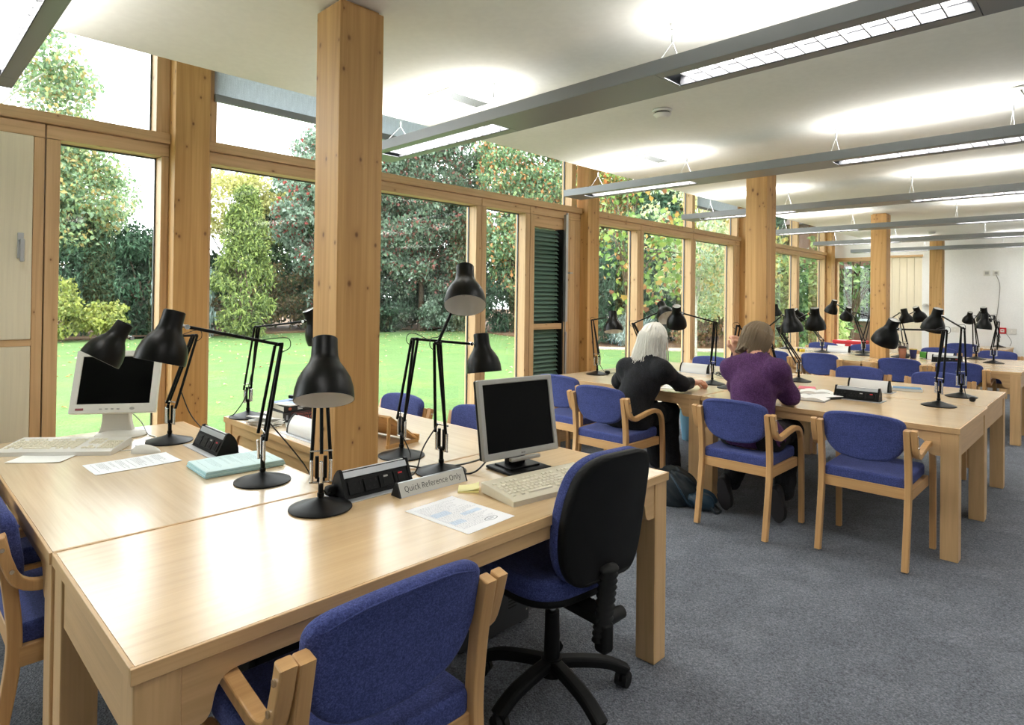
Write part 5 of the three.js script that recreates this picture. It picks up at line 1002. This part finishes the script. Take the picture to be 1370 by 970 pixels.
{ // bag on the floor
  const b = thing('shoulder_bag', 'slouched dark teal shoulder bag on the carpet beside the purple-clad reader', 'bag', [3.99, 0, -2.2], 0.5); b.scale.setScalar(0.88);
  const fn = (x, y, z) => { let d = ell(x, y, z, 0, 0.1, 0, 0.11, 0.16, 0.19); d = smin(d, ell(x, y, z, 0.05, 0.2, -0.03, 0.06, 0.11, 0.12), 0.06); d += 0.03 * (pn(x * 14 + 20, y * 18 + z * 9 + 20, 64, 64, 3) - 0.5) + 0.016 * (pn(x * 40 + 20, y * 30 + z * 33 + 30, 64, 64, 5) - 0.5); return Math.max(d, 0.002 - y); };
  M.bag = std({ color: '#18242c', roughness: 0.5 }); M.bagLight = std({ color: '#20394a', roughness: 0.45 });
  mesh('bag_body', sdfMesh(fn, [0, 0.15, 0], 0.26, 80), M.bag, b);
  const fl = (x, y, z) => { let d = ell(x, y, z, -0.07, 0.07, 0.19, 0.1, 0.075, 0.1); d += 0.03 * (pn(x * 22 + 20, y * 22 + z * 15 + 40, 64, 64, 8) - 0.5); return Math.max(d, 0.003 - y); };
  mesh('flap', sdfMesh(fl, [-0.07, 0.08, 0.19], 0.15, 56), M.bagLight, b);
  mesh('strap', tube([V(-0.02, 0.2, 0.1), V(-0.1, 0.12, 0.2), V(-0.16, 0.014, 0.28), V(-0.1, 0.012, 0.33), V(0.0, 0.012, 0.3), V(0.03, 0.1, 0.22), V(0.04, 0.25, 0.05)], 0.009, 60, 6), M.bag, b);
  mesh('strap', tube([V(-0.06, 0.24, -0.04), V(-0.13, 0.16, 0.02), V(-0.13, 0.04, 0.1), V(-0.06, 0.012, 0.18)], 0.008, 40, 6), M.bagLight, b);
  mesh('buckle', merge([bx(0.02, 0.03, 0.006, -0.13, 0.1, 0.16, 'y', 0.002), bx(0.02, 0.03, 0.006, -0.09, 0.09, 0.26, 'y', 0.002)]), M.chrome, b);
}
// ---------------------------------------------------------------- garden
const GY = -0.12;
{
  const grass = tex(1024, 1024, (u, v) => {
    const s = 44 * (pn(u * 330, v * 330, 330, 330, 1) - 0.5) + 14 * (pn(u * 120, v * 120, 120, 120, 4) - 0.5) + 16 * (pn(u * 24, v * 24, 24, 24, 6) - 0.5) + 16 * (pn(u * 6, v * 6, 6, 6, 2) - 0.5);
    const y = Math.max(0, pn(u * 16, v * 16, 16, 16, 8) - 0.6) * 70;
    return [86 + s * 0.4 + y * 0.5, 117 + s * 0.45 + y * 0.3, 60 + s * 0.34];
  }, 8, 8);
  M.grass = std({ map: grass, roughness: 1, bumpMap: tex(512, 512, (u, v) => { const q = 255 * pn(u * 200, v * 200, 200, 200, 2); return [q, q, q]; }, 3, 3, false), bumpScale: 0.012 });
  M.gravel = std({ map: tex(256, 256, (u, v) => { const s = 70 * (pn(u * 110, v * 110, 110, 110, 1) - 0.5) + 20 * (pn(u * 9, v * 9, 9, 9, 1) - 0.5); return [176 + s, 166 + s, 150 + s]; }, 1.2, 1.2), roughness: 1 });
  M.soil = std({ map: tex(256, 256, (u, v) => { const s = 60 * (pn(u * 90, v * 90, 90, 90, 1) - 0.5) + 40 * (pn(u * 12, v * 12, 12, 12, 1) - 0.5); return [104 + s, 78 + s * 0.9, 54 + s * 0.7]; }, 2, 2), roughness: 1 });
  M.bark = std({ map: tex(128, 256, (u, v) => { const s = 60 * (pn(u * 40, v * 14, 40, 14, 1) - 0.5); return [92 + s, 78 + s, 64 + s]; }, 0.4, 0.8), roughness: 1 });
  M.paleBark = std({ map: tex(128, 256, (u, v) => { const s = 50 * (pn(u * 14, v * 40, 14, 40, 1) - 0.5); return [190 + s, 186 + s, 176 + s]; }, 0.4, 0.8), roughness: 1 });
  structMesh('lawn', bb(-30, 60, GY - 0.2, GY, -60, -5.0, 'x', 0), M.grass, 'bright green garden lawn beyond the windows');
  structMesh('path', bb(XL - 3, 16, GY - 0.15, GY + 0.03, -5.0, -4.12, 'x', 0), M.gravel, 'gravel strip along the foot of the windows');
  structMesh('ground', bb(XE + 0.26, 60, GY - 0.2, GY + 0.01, -5.0, 20, 'x', 0), M.grass, 'grass beyond the end wall window');
  // beds under the trees
  const bed = (pts, label) => { const s = new THREE.Shape(pts.map(([x, z]) => new THREE.Vector2(x, -z))); const g = new THREE.ExtrudeGeometry(s, { depth: 0.06, bevelEnabled: false }); g.rotateX(-Math.PI / 2); g.translate(0, GY - 0.01, 0); structMesh('ground', uvm(g, 'x'), M.soil, label); };
  bed([[-20, -24.6], [2, -24.2], [9, -23.8], [16, -24.6], [20, -22.4], [18.4, -18.2], [17, -13.5], [16.4, -11.9], [19, -9], [26, -8], [60, -8], [60, -60], [-20, -60]], 'brown planting bed under the garden trees');
  const s = new THREE.Shape([[15.6, -13.2], [17, -13], [18.6, -9.2], [26, -8.2], [26, -7.4], [18, -8.2], [15.6, -11.6]].map(([x, z]) => new THREE.Vector2(x, -z))); const g = new THREE.ExtrudeGeometry(s, { depth: 0.05, bevelEnabled: false }); g.rotateX(-Math.PI / 2); g.translate(0, GY - 0.02, 0); structMesh('path', uvm(g, 'x'), M.gravel, 'pale gravel path along the planting bed');
}
function leafGeo(w, l, fold = 0.25) {
  const g = new THREE.BufferGeometry();
  g.setAttribute('position', new THREE.BufferAttribute(new Float32Array([0, 0, 0, w / 2, fold * w, l * 0.45, 0, 0, l * 0.5, 0, 0, 0, 0, 0, l * 0.5, -w / 2, fold * w, l * 0.45, w / 2, fold * w, l * 0.45, 0, -fold * w * 0.4, l, 0, 0, l * 0.5, 0, 0, l * 0.5, 0, -fold * w * 0.4, l, -w / 2, fold * w, l * 0.45]), 3));
  g.computeVertexNormals(); return g;
}
const leafMat = new THREE.MeshPhysicalMaterial({ color: '#ffffff', roughness: 0.9, transmission: 0.35, thickness: 0, side: THREE.DoubleSide });
const needleMat = std({ color: '#ffffff', roughness: 0.9, side: THREE.DoubleSide });
const Lg = { small: leafGeo(0.07, 0.1), mid: leafGeo(0.1, 0.15), big: leafGeo(0.13, 0.15, 0.15), needle: leafGeo(0.06, 0.17, 0.5), weep: leafGeo(0.035, 0.2, 0.2) };
const C3 = (h) => new THREE.Color(h);
function foliage(parent, pts, geo, mat, palette, seed, size = [0.7, 1.3], droop = 0) {
  const r = rng(seed), im = new THREE.InstancedMesh(geo, mat, pts.length), m = new THREE.Matrix4(), q = new THREE.Quaternion(), e = new THREE.Euler(), c = new THREE.Color();
  pts.forEach((p, i) => {
    e.set(droop ? Math.PI / 2 * droop + (r() - 0.5) * 0.6 : (r() - 0.5) * 3.0, r() * Math.PI * 2, (r() - 0.5) * (droop ? 0.6 : 2.4), 'YXZ'); q.setFromEuler(e);
    const s = size[0] + (size[1] - size[0]) * r(); m.compose(V(p[0], p[1], p[2]), q, V(s, s, s)); im.setMatrixAt(i, m);
    c.copy(palette[Math.floor(r() * palette.length)]); const k = 0.72 + 0.5 * r(); c.multiplyScalar(k); im.setColorAt(i, c);
  });
  im.name = 'foliage'; im.castShadow = im.receiveShadow = true; im.userData = { kind: 'stuff' }; parent.add(im);
}
// points in clumps inside an ellipsoid (local axes of the tree)
function clumps(seed, n, k, c, rad, rc, shell = 0.45) {
  const r = rng(seed), cl = [], out = [];
  for (let i = 0; i < k; i++) { const a = r() * Math.PI * 2, y = r() * 2 - 1, w = Math.sqrt(1 - y * y), d = Math.pow(shell + (1 - shell) * r(), 0.7); cl.push([c[0] + Math.cos(a) * w * rad[0] * d, c[1] + y * rad[1] * d, c[2] + Math.sin(a) * w * rad[2] * d]); }
  for (let i = 0; i < n; i++) { const q = cl[Math.floor(r() * k)], a = r() * Math.PI * 2, y = r() * 2 - 1, w = Math.sqrt(1 - y * y), d = rc * Math.cbrt(r()); out.push([q[0] + Math.cos(a) * w * d, q[1] + y * d * 0.7, q[2] + Math.sin(a) * w * d]); }
  return { out, cl };
}
function trunkTo(parent, h, r0, cl, bark, n = 10) {
  const g = [new THREE.CylinderGeometry(r0 * 0.55, r0, h, 9)]; g[0].translate(0, h / 2, 0);
  mesh('trunk', uvm(g[0]), bark, parent);
  const br = cl.slice(0, n).map((q) => tube([V(0, h * 0.6 + Math.min(h * 0.38, Math.max(0, q[1] - h) * 0.2), 0), V(q[0] * 0.4, h + (q[1] - h) * 0.45, q[2] * 0.4), V(...q)], r0 * 0.22, 8, 5));
  mesh('branches', uvm(merge(br)), bark, parent);
}
function tree(name, label, x, z, o) {
  const t = thing(name, label, name.includes('shrub') || name.includes('bush') ? 'shrub' : name.includes('hedge') ? 'hedge' : 'tree', [x, GY, z], 0, o.group);
  let pts = [], cl = [];
  (o.crowns).forEach(([c, rad], i) => { const q = clumps(o.seed + i * 7, Math.round(o.n / o.crowns.length), Math.round((o.k ?? 60) / o.crowns.length), c, rad, o.rc ?? 0.5, o.shell ?? 0.45); pts = pts.concat(q.out); cl = cl.concat(q.cl); });
  pts = pts.filter((p) => p[1] > 0.02);
  if (o.trunk) trunkTo(t, o.trunk[0], o.trunk[1], cl, o.bark ?? M.bark, o.nb ?? 12);
  foliage(t, pts, o.leaf ?? Lg.mid, o.needle ? needleMat : leafMat, o.col.map(C3), o.seed + 3, o.size, o.droop ?? 0);
  return t;
}
const greyG = ['#7f9580', '#8fa692', '#6d8570', '#a4b8a6', '#5f7863'], darkG = ['#2f4a34', '#3a5640', '#26402c', '#48644a', '#34523c'], yelG = ['#98a048', '#a5aa54', '#87923e', '#76863a'], conG = ['#748546', '#82934e', '#627440', '#919e5a', '#54663a'];
const blueG = ['#9fb2ae', '#b4c4c0', '#8aa19c', '#7c948c'], autumn = ['#6f8a48', '#88a052', '#b98a4a', '#c9793e', '#5d7a42', '#a8b060'], beech = ['#6b5a3c', '#7a6a44', '#5d6a3e', '#4b5c38', '#8a7448'], red = ['#5c745c', '#71886c', '#4c6450', '#8f5a50', '#7d9280', '#869a84', '#62785e'];
const belt = 'garden trees beyond the lawn';
tree('birch_tree', 'tall pale green birch tree at the window with the boarded vent', 1.6, -26.5, { seed: 11, n: 34000, k: 190, rc: 0.8, crowns: [[[0.9, 8.6, 0], [3.2, 4.0, 2.6]], [[1.8, 5.2, 0.6], [2.8, 2.6, 2]]], trunk: [6, 0.16], bark: M.paleBark, leaf: Lg.small, size: [1.2, 2.2], col: ['#7f9a70', '#94ad80', '#6b8a60', '#a8b880', '#86a084', '#b09c60'], group: belt });
tree('birch_tree', 'slim pale birch tree between the first window post and the dark yew', 5.4, -28, { seed: 12, n: 7000, k: 80, rc: 0.6, crowns: [[[0, 5.0, 0], [1.9, 2.3, 1.6]]], trunk: [4, 0.1], bark: M.paleBark, leaf: Lg.small, size: [1, 1.8], col: ['#8faa80', '#a6bd94', '#7d9870', '#b6c490'], group: belt });
tree('yew_tree', 'dark green yew behind the yellow-green bush', 4.2, -26.2, { seed: 13, n: 9000, k: 90, rc: 0.6, crowns: [[[0, 2.2, 0], [2.3, 2.3, 1.5]]], trunk: [2, 0.16], leaf: Lg.needle, needle: true, size: [1, 1.6], col: darkG, group: belt });
tree('yew_tree', 'dark green yew left of the golden conifer', 6.9, -25.8, { seed: 14, n: 9000, k: 90, rc: 0.6, crowns: [[[0, 2.0, 0], [1.9, 2.2, 1.5]]], trunk: [2, 0.16], leaf: Lg.needle, needle: true, size: [1, 1.6], col: darkG, group: belt });
tree('golden_bush', 'low yellow-green bush at the edge of the lawn', 4.15, -23.6, { seed: 15, n: 3600, k: 40, rc: 0.35, crowns: [[[-0.3, 1.1, 0], [0.8, 1.0, 0.7]], [[0.9, 0.8, 0.2], [0.9, 0.55, 0.6]]], trunk: [0.6, 0.06], leaf: Lg.small, size: [1, 1.7], col: yelG });
tree('weeping_shrub', 'silvery blue weeping shrub beside the golden conifer', 7.9, -23.7, { seed: 16, n: 5200, k: 60, rc: 0.35, crowns: [[[0, 1.6, 0], [0.95, 1.7, 0.8]]], trunk: [2.2, 0.05], leaf: Lg.weep, size: [0.9, 1.8], droop: 0.9, col: blueG });
tree('golden_conifer', 'dense upright golden-green conifer on the lawn edge', 9.35, -22.4, { seed: 17, n: 12000, k: 150, rc: 0.32, shell: 0.7, crowns: [[[0, 1.7, 0], [1.0, 1.75, 0.95]], [[0, 3.2, 0], [0.75, 1.6, 0.7]], [[0, 4.3, 0], [0.4, 1.1, 0.4]]], trunk: [3, 0.12], leaf: Lg.needle, needle: true, size: [0.8, 1.3], col: conG });
tree('yellow_tree', 'bright yellow-leaved tree behind the golden conifer', 11.0, -27.6, { seed: 18, n: 7000, k: 70, rc: 0.6, crowns: [[[0, 5.3, 0], [2.9, 1.7, 1.8]]], trunk: [3.5, 0.12], leaf: Lg.mid, size: [1, 1.6], col: ['#b3b166', '#bfbd78', '#a3a45a', '#c2c086'], group: belt });
tree('berry_tree', 'grey-green tree with red berries next to the square pillar', 13.2, -23.6, { seed: 19, n: 24000, k: 170, rc: 0.6, crowns: [[[0.2, 4.6, 0], [2.2, 3.4, 1.8]], [[1.2, 7.2, 0], [2.2, 2.4, 1.6]]], trunk: [3.4, 0.14], leaf: Lg.mid, size: [0.9, 1.5], col: [...greyG, ...greyG, '#a5463e'], group: belt });
tree('beech_hedge', 'brown and green beech hedge along the back of the lawn', 12.0, -25.4, { seed: 20, n: 9000, k: 90, rc: 0.5, crowns: [[[-1, 1.4, 0], [1.8, 1.5, 0.8]], [[1.6, 1.5, 0], [2, 1.6, 0.8]]], leaf: Lg.mid, size: [0.9, 1.4], col: beech });
tree('berry_tree', 'reddish grey-green tree filling the wide garden window', 17.6, -22.6, { seed: 21, n: 34000, k: 220, rc: 0.6, crowns: [[[0, 4.4, 0], [3.4, 3.2, 2]], [[0.6, 8, 0], [3.4, 3, 2]]], trunk: [3, 0.16], leaf: Lg.mid, size: [0.9, 1.5], col: red, group: belt });
tree('laurel_shrub', 'dark green shrub under the reddish tree', 17.2, -23.6, { seed: 22, n: 8000, k: 80, rc: 0.5, crowns: [[[-1.6, 1.2, 0.6], [1.6, 1.3, 1]], [[1.4, 1.4, 0], [2, 1.5, 1]]], trunk: [1, 0.08], leaf: Lg.mid, size: [0.9, 1.4], col: darkG });
tree('laurel_shrub', 'low grey-green shrub at the lawn edge under the reddish tree', 18.4, -21.8, { seed: 23, n: 3500, k: 40, rc: 0.35, crowns: [[[0, 0.8, 0], [1.3, 0.8, 0.8]]], trunk: [0.5, 0.05], leaf: Lg.mid, size: [0.8, 1.2], col: greyG });
tree('maple_tree', 'green tree with orange leaves behind the narrow window by the louvres', 20.2, -18.6, { seed: 24, n: 24000, k: 170, rc: 0.6, crowns: [[[0, 4.2, 0], [2.8, 2.6, 2]], [[0.4, 7.2, 0], [2.9, 2.4, 2]]], trunk: [3, 0.16], leaf: Lg.mid, size: [0.9, 1.5], col: ['#6d8f62', '#7f9f6c', '#5c7d56', '#93ab74', '#c98a56', '#8aa588'], group: belt });
tree('maple_tree', 'tall amber-tinged tree above the green louvres', 24, -17.6, { seed: 25, n: 22000, k: 160, rc: 0.7, crowns: [[[0, 4.5, 0], [3, 2.8, 2]], [[0.4, 8, 0], [3, 2.8, 2]]], trunk: [3, 0.16], leaf: Lg.mid, size: [1, 1.7], col: autumn, group: belt });
tree('evergreen_hedge', 'dark evergreen hedge under the orange-leaved tree', 20.5, -19.6, { seed: 26, n: 7000, k: 70, rc: 0.55, crowns: [[[0, 1.5, 0], [3, 1.6, 1]]], leaf: Lg.needle, needle: true, size: [1, 1.6], col: darkG });
// deep shade behind
const back = [[-6, -29, 3.4], [-1, -30, 3.6], [9.5, -30, 3.4], [15.5, -28, 6.5], [21, -27, 7.5], [27, -23, 7.5], [29, -17, 7], [24, -13, 6], [28, -10.5, 5.5], [34, -9, 5], [36, -14, 6], [28.4, -20, 6]];
const backText = ['far beyond the boarded vent', 'far beyond the white monitor', 'behind the yellow-leaved tree', 'behind the beech hedge', 'behind the reddish tree', 'behind the amber-tinged tree', 'beyond the louvres', 'behind the large-leaved maple', 'behind the pale-leaved tree', 'beyond the window next to the end wall', 'deep behind the maple and pale-leaved tree', 'between the amber-tinged tree and the maple'];
back.forEach(([x, z, h], i) => tree('evergreen_tree', 'dark evergreen tree ' + backText[i], x, z, { seed: 40 + i, n: 7000 + 1500 * Math.round(h - 3), k: 70 + 14 * Math.round(h - 3), rc: 0.9, crowns: [[[0, h * 0.55, 0], [3.6, h * 0.62, 2]]], trunk: [2, 0.16], leaf: Lg.needle, needle: true, size: [1.6, 2.6], col: i % 3 ? darkG : ['#3f5a40', '#54704e', '#31492f', '#6b8258'], group: belt }));
// near large-leaved maple: leaves big enough to tell apart
{
  const t = tree('vine_maple', 'large-leaved maple in green, yellow and orange just outside the window', 9.9, -6.5, { seed: 60, n: 480, k: 30, rc: 0.35, crowns: [[[0, 3.1, 0], [1.25, 1.5, 0.7]], [[0.9, 2.3, 0.2], [1.2, 0.8, 0.6]]], trunk: [2.4, 0.045], nb: 22, leaf: Lg.big, size: [0.5, 0.9], col: ['#66893c', '#779a44', '#8aa24c', '#587a36', '#a8843e'] });
  const s = new THREE.Shape(); const lobes = [[0, 0], [0.03, 0.01], [0.062, 0.0], [0.052, 0.03], [0.075, 0.062], [0.045, 0.066], [0.04, 0.085], [0.02, 0.08], [0, 0.115], [-0.02, 0.08], [-0.04, 0.085], [-0.045, 0.066], [-0.075, 0.062], [-0.052, 0.03], [-0.062, 0.0], [-0.03, 0.01]];
  s.setFromPoints(lobes.map((p) => new THREE.Vector2(...p))); const lg = new THREE.ShapeGeometry(s); const lp = lg.attributes.position; for (let i = 0; i < lp.count; i++) lp.setZ(i, 0.22 * Math.abs(lp.getX(i)) - 1.2 * lp.getY(i) * lp.getY(i)); lg.computeVertexNormals();
  const mats = ['#6c8f3e', '#7f9f48', '#94a84e', '#5a7d38', '#ae9040', '#a06030', '#8a542e'].map((c) => new THREE.MeshPhysicalMaterial({ color: c, roughness: 0.8, transmission: 0.4, thickness: 0, side: THREE.DoubleSide }));
  const r = rng(61), q = clumps(62, 290, 26, [0.2, 2.5, 0.5], [1.5, 1.5, 0.5], 0.32, 0.3).out;
  q.forEach((p) => { const m = mesh('leaf', lg, mats[Math.min(6, Math.floor(r() * r() * 9))], t); m.position.set(...p); m.rotation.set((r() - 0.5) * 1.6 + 2.6, r() * 6.3, (r() - 0.5) * 1.2); m.scale.setScalar(0.6 + 0.4 * r()); });
}
tree('willow_tree', 'pale small-leaved tree close to the window behind the readers', 13.3, -6.9, { seed: 63, n: 5200, k: 60, rc: 0.4, crowns: [[[0, 3.2, 0], [1.6, 1.6, 0.9]], [[0.9, 2.2, 0], [1.3, 1.2, 0.8]]], trunk: [2.2, 0.05], bark: M.paleBark, leaf: Lg.small, size: [0.7, 1.3], col: ['#a9b98a', '#bfc9a0', '#8fa574', '#c8b98a', '#9fb39a'] });
tree('autumn_tree', 'yellowing tree beyond the last window bay', 19.5, -8.9, { seed: 64, n: 7000, k: 70, rc: 0.5, crowns: [[[0, 3.4, 0], [2, 2.4, 1.3]]], trunk: [2.4, 0.08], leaf: Lg.mid, size: [0.8, 1.4], col: ['#b6a85c', '#a8a052', '#8d9a52', '#c9b168', '#7d8f52'] });
tree('evergreen_hedge', 'dark hedge at the back of the planting bed behind the maple', 19.5, -12.4, { seed: 65, n: 9000, k: 90, rc: 0.6, crowns: [[[-1.4, 1.7, 0], [2, 1.9, 1.1]], [[1.6, 1.9, 0.6], [2.4, 2.1, 1.2]]], leaf: Lg.needle, needle: true, size: [1, 1.7], col: darkG });
tree('lavender_shrub', 'low silvery shrub beside the gravel path', 17.6, -11.4, { seed: 66, n: 2200, k: 26, rc: 0.3, crowns: [[[0, 0.5, 0], [0.9, 0.5, 0.5]]], trunk: [0.3, 0.04], leaf: Lg.weep, size: [0.8, 1.3], col: blueG });
tree('copper_shrub', 'low coppery brown shrub beside the gravel path', 19.2, -9.9, { seed: 67, n: 2600, k: 30, rc: 0.3, crowns: [[[0, 0.55, 0], [1.2, 0.55, 0.5]]], trunk: [0.3, 0.04], leaf: Lg.small, size: [0.9, 1.4], col: ['#8a6a4a', '#7a5a40', '#9c7c58', '#6b7448'] });
tree('laurel_hedge', 'green shrub outside the end wall window', 17.8, -4.9, { seed: 68, n: 5000, k: 60, rc: 0.5, crowns: [[[0, 2.6, 0], [1.6, 1.6, 1.4]], [[-0.4, 1.2, -0.9], [1.3, 1.3, 0.8]]], trunk: [1.4, 0.07], leaf: Lg.mid, size: [0.8, 1.3], col: ['#4c6b3e', '#5f8048', '#3a5630', '#7c9a5c', '#8fa86a'] });
tree('spotted_shrub', 'pale-spotted leafy shrub rising beside the corner post', 14.6, -4.35, { seed: 69, n: 420, k: 14, rc: 0.2, crowns: [[[0, 0.7, 0], [0.3, 0.65, 0.25]]], trunk: [0.5, 0.02], leaf: Lg.big, size: [0.6, 1.0], col: ['#c9d49a', '#aebf78', '#8fa85c'] });
tree('evergreen_tree', 'dark tree well beyond the end wall window', 32, -5, { seed: 70, n: 9000, k: 80, rc: 0.9, crowns: [[[0, 2.6, 0], [3, 2.8, 3]]], trunk: [2, 0.16], leaf: Lg.needle, needle: true, size: [1.6, 2.4], col: darkG, group: belt });
{ // neighbouring house with a white sash window
  const h = thing('house', 'neighbouring brick house with a white sash window seen through the end window', 'house', [24.2, GY, -6.37]);
  mesh('wall', bb(0, 3, 0, 4.4, -2.2, 3, 'y', 0), std({ color: '#5c4436', roughness: 0.95 }), h);
  mesh('roof', (() => { const s = new THREE.Shape([new THREE.Vector2(-0.3, 0), new THREE.Vector2(3.3, 0), new THREE.Vector2(1.5, 1.5)]); const g = new THREE.ExtrudeGeometry(s, { depth: 5.8, bevelEnabled: false }); g.translate(0, 4.4, -2.5); return g; })(), std({ color: '#4b4340', roughness: 0.9 }), h);
  const w = mesh('window_frame', merge([bb(-0.06, 0, 0.9, 0.98, -0.55, 0.35, 'z', 0), bb(-0.06, 0, 2.72, 2.8, -0.55, 0.35, 'z', 0), bb(-0.06, 0, 0.9, 2.8, -0.55, -0.48, 'y', 0), bb(-0.06, 0, 0.9, 2.8, 0.28, 0.35, 'y', 0), bb(-0.06, 0, 1.83, 1.89, -0.48, 0.28, 'z', 0), bb(-0.05, 0, 0.98, 2.72, -0.115, -0.085, 'y', 0), bb(-0.05, 0, 1.38, 1.41, -0.48, 0.28, 'z', 0), bb(-0.05, 0, 2.3, 2.33, -0.48, 0.28, 'z', 0)]), std({ color: '#a7b0b2', roughness: 0.7 }), h);
  for (const [a, b] of [[-0.48, -0.115], [-0.085, 0.28]]) for (const [c, d] of [[0.98, 1.38], [1.41, 1.83], [1.89, 2.3], [2.33, 2.72]]) mesh('pane', bb(-0.03, -0.024, c, d, a, b, 'y', 0), M.screen, w);
}
{ // fallen leaves on the lawn
  const r = rng(90), n = 700, im = new THREE.InstancedMesh(Lg.small, leafMat, n), m = new THREE.Matrix4(), q = new THREE.Quaternion(), e = new THREE.Euler(), cs = ['#b88a4a', '#d8c88a', '#a86a3a', '#e0d8b0'].map(C3);
  for (let i = 0; i < n; i++) { e.set((r() - 0.5) * 0.5, r() * 6.3, (r() - 0.5) * 0.5); q.setFromEuler(e); m.compose(V(-1 + 22 * r(), GY + 0.02, -7 - 16.5 * Math.sqrt(r())), q, V(0.9, 0.9, 0.9)); im.setMatrixAt(i, m); im.setColorAt(i, cs[Math.floor(r() * 4)]); }
  im.name = 'fallen_leaves'; im.userData = { kind: 'stuff', label: 'fallen autumn leaves scattered on the lawn', category: 'leaves' }; scene.add(im);
}
// planting beyond the end wall
tree('evergreen_hedge', 'tall dark hedge outside beyond the blank end wall', 21.5, -1.2, { seed: 71, n: 9000, k: 80, rc: 0.8, crowns: [[[0, 2, -1], [1.4, 2.6, 2]], [[0, 2, 2.4], [1.4, 2.6, 2]]], leaf: Lg.needle, needle: true, size: [1.4, 2.2], col: darkG });
tree('evergreen_hedge', 'second dark hedge outside beyond the blank end wall', 23.5, 4.6, { seed: 72, n: 9000, k: 80, rc: 0.8, crowns: [[[0, 2.4, 0], [2, 3, 3]]], leaf: Lg.needle, needle: true, size: [1.4, 2.2], col: darkG });
renderer.render(scene, camera);
